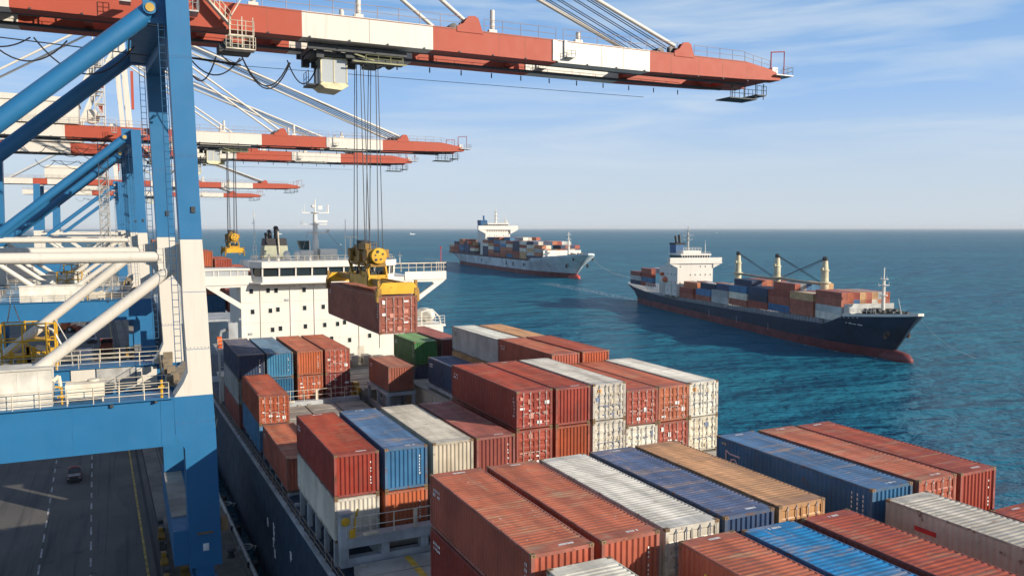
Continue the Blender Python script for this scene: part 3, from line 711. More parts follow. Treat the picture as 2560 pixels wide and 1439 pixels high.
    e = MB(); e.rail([(13.2, 97, -3.85), (14.3, 95.5, -3.85), (29.3, 95.5, -3.85), (30.4, 97, -3.85)], .62, 2, .8, .03); part(e, 'roof_railing', RAILC, whl)
    e = MB(); e.rail([(8.3, 97.2, -6.1), (8.3, 100.4, -6.1)], 1, 2, 1, .03); part(e, 'wing_railing', RAILC, house)
    # ledge with brackets below the wheelhouse
    e = MB(); e.box(13.9, 29.6, 96.3, 97.0, -6.62, -6.5)
    for k in range(9): e.prism([(96.4, -6.5), (97.0, -6.5), (97.0, -6.9)], 14.5 + k * 1.8, 14.58 + k * 1.8, 0, 'yz')
    part(e, 'ledge', SWHITE, house)
    # funnel
    f = MB(); q = lambda z, x0, x1, y0, y1: [(x0, y0, z), (x1, y0, z), (x1 + .1, (y0 + y1) / 2, z), (x1, y1, z), (x0, y1, z), (x0 - .1, (y0 + y1) / 2, z)]
    f.loft([q(-6.05, 16.35, 19.95, 109.2, 113), q(-2.3, 16.75, 19.65, 109.6, 112.6)]); fu = part(f, 'funnel', OLIVE)
    f = MB(); f.loft([q(-2.3, 16.74, 19.66, 109.59, 112.61), q(-1.35, 16.85, 19.55, 109.7, 112.5)]); part(f, 'funnel_top', BLACK, fu)
    f = MB()
    for (x, y, r, zt) in ((17.1, 110.3, .22, -.75), (17.6, 110.7, .26, -.4), (18.45, 110.6, .34, .05), (18.6, 111.6, .3, .0)):
        f.tube((x, y, -1.36), (x - .02, y, zt - .25), r, 10); f.tube((x - .02, y, zt - .25), (x - .05, y + .35, zt), r * .95, 10)
    part(f, 'exhaust_pipe', BLACK, fu)
    f = MB(); f.tube((18.55, 109.3, -3.9), (18.45, 109.45, -.45), .09, 6); part(f, 'vent_pipe', RAILC, fu)
    h2 = MB(); h2.box(15.6, 24, 108, 116, -19, -6.05); part(h2, 'engine_casing', SWHITE)
    # radar mast
    X, Y0 = 21.63, 101.5; mt = MB()
    mt.lathe((X, Y0, -3.85), [(.55, 0), (.42, 1.3), (.40, 2.4), (.33, 2.5), (.30, 4.1), (.26, 5.55), (.10, 5.6), (.07, 7.45)], 12); mast = part(mt, 'radar_mast', SWHITE)
    pl = MB()
    for (z, x0, x1) in ((1.85, -1.65, 1.75), (.42, -1.75, 1.45), (-.62, -.9, 1.55)):
        pl.box(X + x0, X + x1, Y0 - .12, Y0 + .12, z, z + .09); pl.lathe((X, Y0, z - .05), [(.3, 0), (.55, .1), (.55, .16)], 12)
        for t in (x0 + .05, x0 + .35, x1 - .1, x1 - .35): pl.tube((X + t, Y0, z + .09), (X + t, Y0, z + .3 + rnd.random() * .35), .035, 5)
    pl.tube((X + 1.6, Y0, 1.9), (X + 1.6, Y0, 2.9), .09, 6); pl.tube((X - 1.3, Y0, 1.9), (X - 1.3, Y0, 3.1), .03, 5); pl.box(X + .2, X + 1.5, Y0 - .1, Y0 + .1, .75, .95); pl.lathe((X - .28, Y0, 2.7), [(.02, -.2), (.2, -.1), (.2, .1), (.02, .2)], 10)
    pl.lathe((X + 1.6, Y0, -.35), [(.02, -.2), (.2, -.1), (.2, .1), (.02, .2)], 10); pl.box(X + .4, X + .9, Y0 - .05, Y0 + .05, 2.3, 2.75)
    part(pl, 'mast_platform', SWHITE, mast)
    st = MB(); st.tube((X + 1.4, Y0, -.5), (25.2, 100, -3.3), .03, 4); st.tube((X - .9, Y0, -.5), (19.6, 100.5, -3.4), .03, 4); part(st, 'stay_wire', GREYS, mast)
    # antenna mast on the left, tall whip on the right
    an = MB(); P0 = (14.05, 99.5, -3.85)
    for dx in (-.16, .16): an.tube((P0[0] + dx, P0[1], P0[2]), (P0[0] + dx, P0[1], -1.9), .05, 5)
    an.tube((14.05, 99.5, -1.95), (14.02, 99.5, 1.6), .05, 6); an.tube((14.02, 99.5, 1.55), (14.02, 99.5, 1.95), .08, 6)
    for k in range(7): an.box(13.85, 14.25, 99.48, 99.52, -3.6 + k * .5, -3.56 + k * .5)
    an.box(13.75, 14.05, 99.45, 99.55, .55, .62); an.lathe((14.05, 99.5, -4.0), [(.25, 0), (.42, .75), (.42, .8)], 4); part(an, 'antenna_mast', SWHITE)
    an = MB(); an.tube((24.9, 99.5, -3.85), (24.9, 99.5, 1.1), .07, 6, 0, .04); an.tube((25.9, 101, -3.85), (25.9, 101, -1.1), .1, 6); an.box(25.2, 26.8, 100.9, 101.1, -1.2, -1.05); an.tube((20.3, 98.5, -3.85), (20.3, 98.5, -1.4), .07, 6)
    part(an, 'antenna_mast', SWHITE)
    an = MB(); an.tube((36.9, 98, -4.4), (36.9, 98, -2.6), .05, 5); an.lathe((36.9, 98, -2.5), [(.02, -.1), (.14, -.06), (.14, .08), (.02, .12)], 8); part(an, 'signal_light', MRED)
    an = MB(); an.tube((31.4, 98, -4.4), (31.4, 98, -3.0), .05, 5); an.box(31.2, 31.6, 97.9, 98.1, -3.5, -3.3); part(an, 'signal_light', SWHITE)
    # deckhouse boxes and domes on the monkey island
    an = MB(); an.box(19.6, 21.1, 100.2, 102.5, -3.85, -2.75); an.box(22.0, 24.1, 100.5, 102.5, -3.85, -2.6); part(an, 'deck_box', SWHITE)
    an = MB(); an.prism([(20.2, -2.7), (21.2, -2.7), (21.2, -1.6), (19.8, -1.6)], 102.6, 104); part(an, 'ventilator', paint('dark green vent', (.03, .06, .055), .3, .2))
    for x in (17.75, 18.95):
        an = MB(); an.lathe((x, 99.6, -3.75), [(.02, 0), (.36, .05), (.42, .5), (.36, .85), (.2, 1.0), (.02, 1.05)], 14); part(an, 'satellite_dome', SWHITE)
    for x in (15.5, 16.6, 26.5, 27.6): 
        an = MB(); an.tube((x, 98.6, -3.85), (x, 98.6, -3.1), .14, 8); part(an, 'vent_pipe', SWHITE)
    # work deck left of the house and gear right of it
    a = MB(); a.box(8.9, 12.0, 92.3, 97.3, -13.35, -13.1); a.box(9.0, 9.2, 92.4, 92.6, -19.3, -13.35); a.box(11.6, 11.8, 92.4, 92.6, -19.3, -13.35); wd = part(a, 'side_platform', SWHITE)
    a = MB(); a.rail([(8.95, 92.4, -13.1), (11.95, 92.4, -13.1)], 1.05, 3, .75, .035); part(a, 'platform_railing', RAILC, wd)
    a = MB(); a.lathe((11.3, 92.3, -12.4), [(.24, -.05), (.34, 0), (.24, .05)], 12, 0, None, 'y'); a.box(9.0, 9.5, 93.2, 93.9, -13.1, -11.9); part(a, 'life_ring', ORANGE, wd)
    a = MB(); a.box(10.4, 11.4, 95, 96.6, -13.1, -10.6); a.path([(9.4, 95.5, -13), (9.6, 95.5, -11.6), (10.4, 95.5, -11.3)], .18, 7); a.tube((11.6, 94.8, -10.2), (11.9, 96.9, -10.4), .12, 6); part(a, 'winch_house', SGREY)
    a = MB(); a.box(9.2, 12, 93.5, 97, -16.5, -16.3); a.box(9.4, 9.6, 93.6, 93.8, -19.3, -16.5); a.rail([(9.2, 93.5, -16.3), (12, 93.5, -16.3)], 1, 3, .7, .035); part(a, 'lower_platform', SWHITE)
    # starboard boat deck behind the hanging container
    a = MB(); a.box(33.2, 37.3, 97.5, 106, -12.6, -12.35); a.rail([(33.4, 97.6, -12.35), (37.2, 97.6, -12.35)], 1.1, 3, .6, .04); a.path([(34.2, 98, -12.35), (34.2, 98, -10.7), (35.6, 98, -10.4), (36.6, 98, -11.4), (36.8, 98, -12.3)], .09, 6); a.box(33.2, 37.0, 97.6, 106, -14.9, -12.6); part(a, 'boat_deck', SWHITE)
    a = MB(); a.lathe((36, 101.5, -11.4), [(.1, -2.4), (.75, -1.6), (.9, 0), (.75, 1.6), (.1, 2.4)], 12, 0, None, 'y'); part(a, 'lifeboat', SWHITE)
    a = MB(); a.box(36.9, 37.7, 92.8, 93.2, -13.6, -12.3); a.tube((37.2, 93, -18), (37.2, 93, -13.6), .1, 6); part(a, 'signal_board', MRED)
    # cream clutter on the deck in front of the house
    a = MB(); a.box(19.8, 33, 92.2, 95.6, -16.2, -15.9); a.box(20.5, 23.5, 92, 95, -15.9, -15.2); a.box(25, 28, 92.4, 95, -15.9, -15.3); a.rail([(20, 91.8, -15.9), (33, 91.8, -15.9)], .9, 2, 1.2, .035)
    for k in range(8): a.box(20.5 + k * 1.5, 21.3 + k * 1.5, 91.9, 92.3 + rnd.random(), -15.9, -15.2 + rnd.random() * .5)
    part(a, 'store_platform', paint('cream deck paint', (.6, .54, .42), .4, .5))
    for k in range(9):
        a = MB(); x, y = 20.9 + rnd.random() * 1.8, 66 + k * 2.6; a.box(x, x + .5 + rnd.random(), y, y + .6 + rnd.random(), -17.4, -16.9 + rnd.random() * .9)
        part(a, 'deck_locker', SGREY)
    a = MB(); a.tube((20.6, 78, -17.2), (20.2, 86, -15.4), .12, 6); a.box(20.7, 21.2, 80, 81, -17, -15.6); a.lathe((20.9, 79.4, -16.2), [(.1, -.3), (.3, -.25), (.3, .25), (.1, .3)], 10); part(a, 'deck_fitting', YEL)
moored_ship()
def second_moored_ship():
    r = empty('cargo_ship', (23, 250, ZW), 'dark container ship moored farther along the quay behind the bridge house', 'ship'); O = (23, 250, ZW)
    h = MB(); h.loft([[(6.5, y, -19), (7.5, y, ZW - 1), (35, y, ZW - 1), (36, y, -19)] for y in (172, 330)]); h.build('hull', HULLN, r, O)
    d = MB(); d.box(7, 35, 174, 328, -19, -18.6); d.build('main_deck', SGREY, r, O)
    for k, (y, z, cols) in enumerate(((176, -6, ('red', 'rust orange')), (189, -4.2, ('rust orange', 'red', 'grey')), (202, -3.6, ('red', 'tan')), (240, -3.2, ('rust orange', 'red')))):
        for i, c in enumerate(cols):
            for t in range(2):
                container(7.2 + i * 2.7, y, z - t * 2.42, 12.0, 'corr', c, f"{['top', 'lower'][t]} {c} container, {['quayside', 'middle', 'inner'][i]} row, {['nearest', 'second', 'third', 'farthest'][k]} stack, farther moored ship", group='containers on the farther moored ship')
            s = MB(); s.box(7.25 + i * 2.7, 9.6 + i * 2.7, y + .1, y + 11.9, -18.6, z - 4.78); s.build('hatch_frame', SGREY, r, O)
second_moored_ship()
# ------------------------------------------------------------------ ship-to-shore cranes
NG, FG = (62.0, 63.5), (67.2, 68.7)       # Y ranges of the two boom girders
def girder_z(): return 14.15, 16.05
def build_crane():
    O = (0, 57, ZQ); root = empty('quay_crane', O, '', 'crane', 'row of blue, white and red quay cranes')
    def part(mb, name, mats, par=None): return mb.build(name, mats, par or root, O)
    BW = [BLUE, CWHITE]
    # waterside legs: blue top, white middle, blue foot, leaning a little
    def leg(y0, y1, dx=0.0, land=False):
        L = MB(); r = lambda z, a, b: [(a + dx, y0, z), (b + dx, y0, z), (b + dx, y1, z), (a + dx, y1, z)]
        if not land:
            L.loft([r(ZQ + 3.2, 3.42, 5.45), r(-14.6, 3.30, 5.28), r(-13.6, 2.75, 5.26), r(-11.08, 2.70, 5.14), r(-11.07, 2.75, 5.13), r(-10.2, 3.32, 5.10), r(-9.5, 3.62, 5.08), r(-5.5, 3.46, 4.95), r(-.75, 3.38, 4.73), r(-.74, 3.38, 4.73), r(15.2, 2.92, 4.30)],
                   mats=[0, 0, 0, 0, 1, 1, 1, 1, 0, 0])
        else:
            L.loft([r(ZQ + 3.2, -20, -18.2), r(-11.07, -20, -18.2), r(-11.06, -20, -18.2), r(-.75, -20, -18.2), r(-.74, -20, -18.2), r(14, -19.6, -18)], mats=[0, 0, 1, 0, 0])
        return part(L, 'leg', BW)
    l1 = leg(57, 58.9); l2 = leg(72, 73.9, -.85); leg(57.6, 59.6, 0, True); leg(72.6, 74.6, 0, True)
    # plate seams and the access opening on the near leg
    s = MB()
    for z, a, b in ((10.9, 3.0, 4.42), (4.6, 3.22, 4.58), (-4.2, 3.46, 4.9), (-8, 3.54, 5.02), (-12.9, 2.74, 5.24), (-17, 3.35, 5.36), (-19.9, 3.4, 5.42)):
        for y, d in ((56.99, 0), (71.99, -.85)): s.box(a + d, b + d, y, y + .012, z, z + .03)
    part(s, 'plate_seam', plain('seam blue', (.03, .12, .27), .6), l1)
    s = MB(); s.box(4.25, 4.62, 56.97, 57, -21.7, -21.2); part(s, 'notice_plate', MWHITE, l1)
    s = MB(); s.box(3.9, 4.9, 56.86, 57, -20.5, -20.4); s.box(5.42, 5.9, 57.2, 58, -20.6, -19.7); part(s, 'foot_step', CAST, l1)
    for y0, lg, dx0 in ((57, l1, 0), (72, l2, -.85)):
        s = MB()
        for dx in (-.10, .28): s.tube((3.30 + dx + dx0 - .3, y0 + .21, -9.0), (2.86 + dx + dx0 - .3, y0 + .21, 13.0), .025, 4)
        for k in range(46): z = -9 + k * .48; x = 3.0 + dx0 - (z + 9) * .02; s.tube((x - .10, y0 + .21, z), (x + .28, y0 + .21, z), .02, 4)
        part(s, 'leg_ladder', plain('ladder blue', (.03, .10, .20)), lg)
        s = MB()
        for z, a, b in ((10.9, 3.05, 4.36), (4.6, 3.27, 4.52), (-.75, 3.46, 4.66), (-8, 3.6, 4.95), (-12.9, 2.85, 5.16)):
            for k in range(7): x = a + dx0 + (b - a) * k / 6; s.box(x - .025, x + .025, y0 - .02, y0, z + .10, z + .15)
        part(s, 'flange_bolt', plain('bolt dark', (.10, .12, .15)), lg)
        s = MB(); s.box(4.1 + dx0, 4.35 + dx0, y0 - .1, y0, 1.0, 1.4); part(s, 'cable_conduit', DARK, lg)
    # girders of the portal: along the boom, near and far, and sill beams along the quay
    for y0, y1 in ((57.02, 59.6), (72.02, 74.6)):
        b = MB(); b.box(-20, 2.72, y0, y1, -14.28, -11.14); b.box(-20, 2.7, y0 - .25, y1 + .25, -11.13, -11.07)
        b.box(-3.2, -3.0, y0 - .012, y0, -14.2, -11.2); b.box(1.9, 2.06, y0 - .02, y0, -14.2, -11.2); part(b, 'portal_beam', BLUE)
        w = MB(); w.rail([(-19.5, y0 - .2, -11.07), (2.4, y0 - .2, -11.07)], 1.05, 3, 1.45, .035); part(w, 'walkway_railing', RAILC)
        w = MB(); w.rail([(-19.5, y1 + .2, -11.07), (2.4, y1 + .2, -11.07)], 1.05, 3, 1.45, .035); part(w, 'walkway_railing', RAILC)
    for x0, x1 in ((3.3, 5.0), (-20, -18.4)):
        b = MB(); b.box(x0 + .05, x1, 58.95, 71.98, -12.8, -11.3); part(b, 'tie_beam', BLUE)
        b = MB(); b.box(x0 - .85, x1 - .5, 57.4, 74.6, -22.6, -20.25); b.box(x0 - .82, x0 + .5, 60.3, 71.8, -20.24, -20.18, 1); part(b, 'sill_beam', [BLUE, HATCH])
        for yc in (57.6, 61.6, 70.4, 74.4):
            g = MB(); xm = (x0 + x1) / 2 + .2
            g.box(xm - .75, xm + .75, yc - 1.6, yc + 1.6, ZQ + 1.5, ZQ + 2.5); g.box(xm - .55, xm + .55, yc - .5, yc + .5, ZQ + 2.5, ZQ + 3.6)
            for k in (-1, 1): g.box(xm - .6, xm + .6, yc + k * .95 - .55, yc + k * .95 + .55, ZQ + .6, ZQ + 1.5)
            bo = part(g, 'bogie', BLUE)
            for k in (-1.25, -.6, .6, 1.25):
                w = MB(); w.lathe((xm, yc + k, ZQ + .46), [(.1, -.28), (.32, -.26), (.32, .26), (.1, .28)], 14, 0, None, 'x'); part(w, 'wheel', DARK, bo)
            m2 = MB(); m2.lathe((xm - 1.0, yc - .3, ZQ + 1.0), [(.05, -.4), (.25, -.38), (.25, .38), (.05, .4)], 10, 0, None, 'x'); m2.box(xm - 1.3, xm - .75, yc + .4, yc + .9, ZQ + .5, ZQ + 1.3); part(m2, 'drive_motor', YELD, bo)
    # white tubes
    def tubes(y):
        sx = 0 if y < 60 else -.85
        for p, q, r in (((-19, y, -1.86), (2.3 + sx, y, -1.90), .36), ((2.9, y, -2.65) if y < 60 else (.6, y, -2.2), (-7.7, y, -10.9) if y < 60 else (-9.8, y, -10.9), .37), ((-18.5, y, -2.6), (-8.2, y, -10.9), .37)):
            t = MB(); t.tube(p, q, r, 16); part(t, 'brace_tube', CWHITE)
        g = MB(); g.prism([(a + sx, b) for a, b in [(3.5, -.95), (2.9, -1.25), (2.0, -1.4), (2.0, -2.4), (2.45, -2.95), (2.9, -3.1), (3.6, -4.2)]], y - .25, y + .25)
        part(g, 'gusset', CWHITE)
    tubes(58.4); tubes(73.4)
    for y in (58.5, 73.5):
        sx = 0 if y < 60 else -.85; t = MB(); t.tube((2.05 + sx, y, 14.0), (-19 + sx, y, -4.4), .60, 20); t.lathe((2.05 + sx, y - .8, 14.05), [(.1, 0), (.42, .02), (.42, 1.5), (.1, 1.55)], 14, 0, None, 'y'); part(t, 'upper_brace', BLUE)
        p = MB(); p.lathe((2.05 + sx, y - .86, 14.05), [(.28, 0), (.28, .06)], 12, 0, None, 'y'); part(p, 'pin', paint('brass pin', (.5, .32, .06), .3, .3))
        g = MB(); g.prism([(1.7 + sx, 13.2), (3.2 + sx, 13.2), (3.2 + sx, 15.4), (1.6 + sx, 15.4)], y - .35, y + .35); part(g, 'gusset', BLUE)
    # cross beam that joins the leg heads under the boom, with its dark gear
    b = MB(); b.prism([(2.95, 58.95), (4.1, 58.95), (3.25, 71.95), (2.1, 71.95)], 12.2, 13.1, 0, 'xy'); b.box(1.0, 4.4, 58.95, 71.9, 13.1, 13.2); part(b, 'head_beam', BLUE)
    b = MB(); b.rail([(.9, 60.3, 13.3), (.9, 71.7, 13.3)], .8, 2, 1.2, .03)
    for k in range(9): b.box(1.0 + rnd.random() * 2, 1.6 + rnd.random() * 2.5, 61 + k, 61.5 + k, 13.3, 13.5 + rnd.random() * .6)
    part(b, 'cable_gear', DARK)
    # boom girders with colour bands
    zb, zt = girder_z(); edges = [-30, -20, -16.2, -6.1, 12.5, 22.8, 34.1, 34.65, 43.65, 54.8, 58.0, 59.3]; cols = [1, 0, 1, 0, 1, 0, 1, 1, 0, 0, 0]
    for (y0, y1) in (NG, FG):
        g = MB(); top = lambda x: zt if x <= 54.8 else (15.54 if x <= 58.1 else 15.06); bot = lambda x: zb if x < 50 else zb + (x - 50) * .045
        xs = edges; rings = [[(x, y0, bot(x)), (x, y1, bot(x)), (x, y1, top(x)), (x, y0, top(x))] for x in xs]
        g.loft(rings, mats=cols)
        go = part(g, 'boom_girder', [CRED, CWHITE])
        w = MB(); yr = y0 + .12
        w.rail([(-30, yr, zt), (25.2, yr, zt)], 1.0, 2, 1.7, .028); w.rail([(27.3, yr, zt), (34.0, yr, zt)], 1.0, 2, 1.7, .028); w.rail([(34.7, yr, zt), (46.8, yr, zt)], 1.0, 2, 1.7, .028)
        w.rail([(48.7, yr, zt), (54.8, yr, zt)], .95, 2, 1.5, .028); w.rail([(54.8, yr, zt), (58, yr, 15.54)], .85, 2, 1.0, .028); part(w, 'boom_railing', paint('pink grey railing', (.42, .33, .30), .3, .4), go)
        # lugs where the stays land
        for x in (26.1, 47.6):
            l = MB(); l.prism([(x - 1.25, zt - .25), (x + 1.05, zt - .25), (x + .62, zt + .95), (x + .3, zt + 1.12), (x - .25, zt + 1.05), (x - .7, zt + .45), (x - 1.25, zt + .2)], y0 - .06, y0 + .12); l.prism([(x - 1.25, zt - .1), (x + 1.05, zt - .1), (x + .6, zt + 1.0), (x - .3, zt + 1.0)], y0 + .35, y0 + .5); part(l, 'stay_lug', CRED, go)
        # white posts and lamps
        for x in (9.1, 16.9, 28.2, 36.4):
            l = MB(); hgt = 1.9 if x in (16.9, 28.2) else .95; l.tube((x, y0 + .5, zt), (x, y0 + .5, zt + hgt), .20, 10); l.box(x - .35, x + .35, y0 + .3, y0 + .7, zt, zt + .3); part(l, 'lamp_post', CWHITE, go)
        # trolley rail bracket and seams
        r = MB(); r.box(-28, 56, y1 if y0 < 65 else y0 - .35, y1 + .35 if y0 < 65 else y0, zb - .02, zb + .16)
        for x in range(-26, 56, 3): r.box(x, x + .12, y0 - .1, y0 - .002, zb - .02, zb + .1)
        part(r, 'trolley_rail', DARK, go)
        r = MB()
        for x in (-1, 5, 10, 17.6, 28.6, 31, 38.5, 40.8, 46.0, 49.2, 52, 55): r.box(x, x + .025, y0 - .008, y0 + .01, zb + .02, top(x) - .03)
        r.box(-28, 55, y0 - .03, y0 - .001, zt - .10, zt - .05); part(r, 'plate_seam', plain('seam rust', (.26, .09, .05), .6), go)
        h = MB(); h.box(33.6, 34.05, y0 - .1, y0, zb + .1, zt - .05); h.box(34.7, 34.95, y0 - .16, y0, zb + .3, zt); h.rail([(34.75, y0 - .5, zb + .5), (35.6, y0 - .5, zb + .5)], .5, 2, .4, .03); h.box(34.75, 35.6, y0 - .55, y0, zb + .42, zb + .5); part(h, 'boom_joint', GREYS, go)
    for x in (-14, -2, 5.5, 11, 31.5, 44, 53.2):
        c = MB(); c.box(x, x + .6, NG[1], FG[0], zb + .3, zt - .3); part(c, 'cross_tie', CRED)
    c = MB(); c.prism([(55.0, zb + .25), (58.9, zb + .45), (58.9, 14.9), (55.0, 15.6)], NG[1], FG[0]); part(c, 'boom_tip_beam', CRED)
    # red tip frame, cage and under slung platform
    t = MB()
    for y in (62.2, 68.5):
        t.tube((58.2, y, 15.4), (58.2, y, 17.3), .06, 6); t.tube((59.9, y, 15.0), (59.9, y, 17.5), .05, 6); t.tube((58.2, y, 17.25), (59.9, y, 17.45), .06, 6)
    part(t, 'tip_frame', paint('dark red frame', (.30, .05, .05), .3, .4))
    t = MB(); t.box(58.4, 60.6, 61.6, 63.4, 14.98, 15.08); t.rail([(60.6, 61.7, 15.08), (60.6, 63.3, 15.08)], .8, 2, .8, .03); t.rail([(59.3, 61.7, 15.08), (60.6, 61.7, 15.08)], .8, 2, .65, .03)
    for k in range(7): t.box(57.9 + rnd.random() * .9, 58.4 + rnd.random(), 62.2 + rnd.random(), 62.6 + rnd.random(), 15.1, 15.5 + rnd.random() * .35)
    part(t, 'tip_platform', GREYS)
    t = MB(); t.box(54.2, 57.6, 63.4, 65.6, 12.75, 12.85); t.box(57.6, 58.8, 63.4, 65.6, 13.2, 13.3); t.rail([(54.2, 63.4, 12.85), (57.6, 63.4, 12.85)], .85, 2, .6, .035); t.rail([(57.6, 63.4, 13.3), (58.8, 63.4, 13.3)], .85, 2, .6, .035)
    for x in (54.6, 56.2, 57.6, 58.6): t.tube((x, 63.6, 12.85), (x, 63.6, 14.4), .05, 5)
    part(t, 'maintenance_platform', DARK)
    # apex mast and stays
    AX, AZ = 1.6, 34.6; am = MB()
    for y in (62.6, 68.2):
        am.beam((2.9, y, zt), (AX + .2, y, AZ), .8, .9); am.beam((-6, y, zt), (AX - .2, y, AZ - .5), .5, .5)
    for z in (20, 25, 30, AZ): am.beam((2.8 - (z - zt) * .06, 62.6, z), (2.8 - (z - zt) * .06, 68.2, z), .4, .5)
    mast = part(am, 'apex_mast', CWHITE)
    st = MB()
    for i in range(9):
        z = zt + 1.5 + i * 1.9; st.box(-1.9, -.5, 61.6, 63.0, z, z + .06); st.rail([(-1.9, 61.6, z), (-.5, 61.6, z)], .9, 2, .7, .03); st.beam((-1.8 if i % 2 else -.6, 61.8, z), (-.6 if i % 2 else -1.8, 61.8, z + 1.9), .5, .08)
    for x in (-1.9, -.5): st.tube((x, 61.6, zt), (x, 61.6, AZ - 1), .06, 5); st.tube((x, 63, zt), (x, 63, AZ - 1), .06, 5)
    part(st, 'stair_tower', CWHITE, mast)
    st = MB(); st.box(3.2, 3.6, 62.4, 62.9, 19, 25); st.box(-1.2, -.6, 62.0, 62.4, 22, 23.5); part(st, 'warning_panel', CRED, mast)
    for y in (62.75, 68.0):
        for x, zz, r in ((26.0, zt + .75, .17), (46.9 if y < 65 else 46.2, zt + .85, .19)):
            s = MB(); s.tube((x, y, zz), (AX, y, AZ - .6), r, 10); part(s, 'forestay', CWHITE)
        s = MB(); s.tube((-26, y, zt + .3), (AX, y, AZ - .6), .17, 10); part(s, 'backstay', CWHITE)
    s = MB()
    for y in (63.3, 64.6, 66.2, 67.4):
        s.tube((46.4, y, zt + .6), (AX, y, AZ + .1), .045, 4); s.tube((46.9, y + .15, zt + .7), (AX, y + .1, AZ + .25), .045, 4)
    for x in (25.4, 46.3): s.lathe((x + .4, 62.7, zt + .45), [(.1, 0), (.42, .02), (.42, .4), (.1, .42)], 12, 0, None, 'y'); s.lathe((x, 64, zt + .5), [(.1, 0), (.42, .02), (.42, 3), (.1, 3.02)], 12, 0, None, 'y')
    part(s, 'boom_hoist_rope', ROPE)
    # machinery house on the land side of the boom
    m = MB(); m.box(-16.8, -4.2, 61.6, 69, zt + .1, 19.4); m.prism([(-17, 19.4), (-4, 19.4), (-5, 20.1), (-16, 20.3)], 61.4, 69.2); mh = part(m, 'machinery_house', CWHITE)
    m = MB()
    for x in (-15, -12.4, -9.8, -7.2): m.box(x, x + .05, 61.57, 61.6, zt + .2, 19.3)
    m.rail([(-17.5, 61.2, zt + .1), (1, 61.2, zt + .1)], 1.1, 3, 1.5, .03); part(m, 'house_railing', RAILC, mh)
    m = MB(); m.lathe((-2.4, 63, 17.6), [(.05, -.02), (1.1, 0), (1.1, 1.5), (.05, 1.52)], 20, 0, None, 'y'); part(m, 'cable_drum', CWHITE)
    # trolley with cab
    tr = MB(); tr.box(13.1, 20.9, 62.9, 63.2, 13.55, 13.95); tr.box(13.1, 20.9, 67.2, 67.5, 13.55, 13.95)
    for x in (13.3, 15.4, 17.4, 18.8, 20.4): tr.box(x, x + .3, 63.2, 67.2, 13.55, 13.9)
    tr.box(16.6, 20.8, 63.4, 64.1, 12.95, 13.55); tr.box(18.2, 19.3, 64.3, 66.6, 13.0, 13.9); tr.box(13.4, 16.4, 63.6, 67, 13.25, 13.5)
    for k in range(14): x = 13.3 + rnd.random() * 7; y = 63.2 + rnd.random() * 3.5; tr.box(x, x + .3 + rnd.random() * .5, y, y + .5, 13.2 - rnd.random() * .5, 13.6)
    for x in (17.2, 18.4, 19.6, 20.5): tr.lathe((x, 64.6, 13.5), [(.1, 0), (.35, .02), (.35, .5), (.1, .52)], 14, 0, None, 'y'); tr.lathe((x, 66, 13.5), [(.1, 0), (.35, .02), (.35, .5), (.1, .52)], 14, 0, None, 'y')
    tro = part(tr, 'trolley', DARK)
    t2 = MB(); t2.rail([(17.6, 63.0, 13.0), (20.6, 63.0, 13.0)], .5, 2, .9, .03); t2.beam((16.7, 63.1, 13.5), (18.3, 63.1, 13.1), .1, .1); t2.box(16.6, 20.9, 62.95, 63.05, 12.88, 12.98); part(t2, 'trolley_railing', paint('green grey rail', (.28, .28, .14), .4, .5), tro)
    cx0, cx1, cy0, cy1, cz0, cz1 = 14.25, 16.35, 63.9, 66.4, 11.25, 13.2; ck = MB()
    ck.box(cx0, cx1, cy0, cy1, cz0 - .12, cz0 + .06); ck.box(cx0, cx1, cy0, cy1, cz1 - .12, cz1)
    for x in (cx0, cx1 - .09):
        for y in (cy0, cy1 - .09): ck.box(x, x + .09, y, y + .09, cz0, cz1)
    ck.box(cx0 + 1.0, cx0 + 1.07, cy0, cy0 + .06, cz0, cz1); ck.box(cx0, cx0 + .05, cy0 + 1.1, cy0 + 1.2, cz0, cz1); ck.prism([(cx0 - .1, cz0 - .12), (cx1 + .1, cz0 - .12), (cx1 - .5, cz0 - .5), (cx0 + .3, cz0 - .42)], cy0 - .15, cy1); part(ck, 'cab', paint('cab cream', (.60, .54, .33), .6, .5, .5, .5), tro)
    ck = MB(); ck.box(cx0 + .07, cx1 - .07, cy0 + .04, cy1 - .04, cz0 + .06, cz1 - .12); part(ck, 'cab_window', CGLASS, tro)
    ck = MB(); ck.box(cx0 - .35, cx0 - .05, cy0 + .4, cy1, 13.2, 13.5); ck.box(cx0 - .9, cx0 - .05, cy0 + .4, cy1 - .2, cz0 - .15, cz0 - .05); ck.rail([(cx0 - .85, cy0 + .45, cz0 - .05), (cx0 - .85, cy1 - .3, cz0 - .05)], 1, 2, .8, .03); ck.box(cx0 + .3, cx1 - .3, cy0 + .3, cy1, 13.2, 13.5); part(ck, 'cab_walkway', DARK, tro)
    # stair and hanging basket by the leg
    s = MB(); s.beam((5.6, 61.4, 16.2), (7.35, 61.4, 14.3), .7, .12); s.rail([(5.6, 61.1, 16.2), (7.35, 61.1, 14.3)], .9, 2, .5, .03); s.box(7.2, 8.9, 61.0, 61.9, 13.55, 13.63); s.rail([(7.25, 61.0, 13.6), (8.9, 61.0, 13.6)], 1.0, 3, .55, .03)
    for x in (7.3, 8.1, 8.85): s.tube((x, 61.05, 12.75), (x, 61.05, 14.9), .04, 5)
    s.box(7.0, 9.0, 61.0, 62.0, 12.62, 12.7); s.rail([(7.0, 61.0, 12.7), (9.0, 61.0, 12.7)], .8, 3, .4, .025); s.beam((7.4, 61.2, 14.9), (8.2, 61.2, 16.3), .5, .08); part(s, 'access_stair', RAILC)
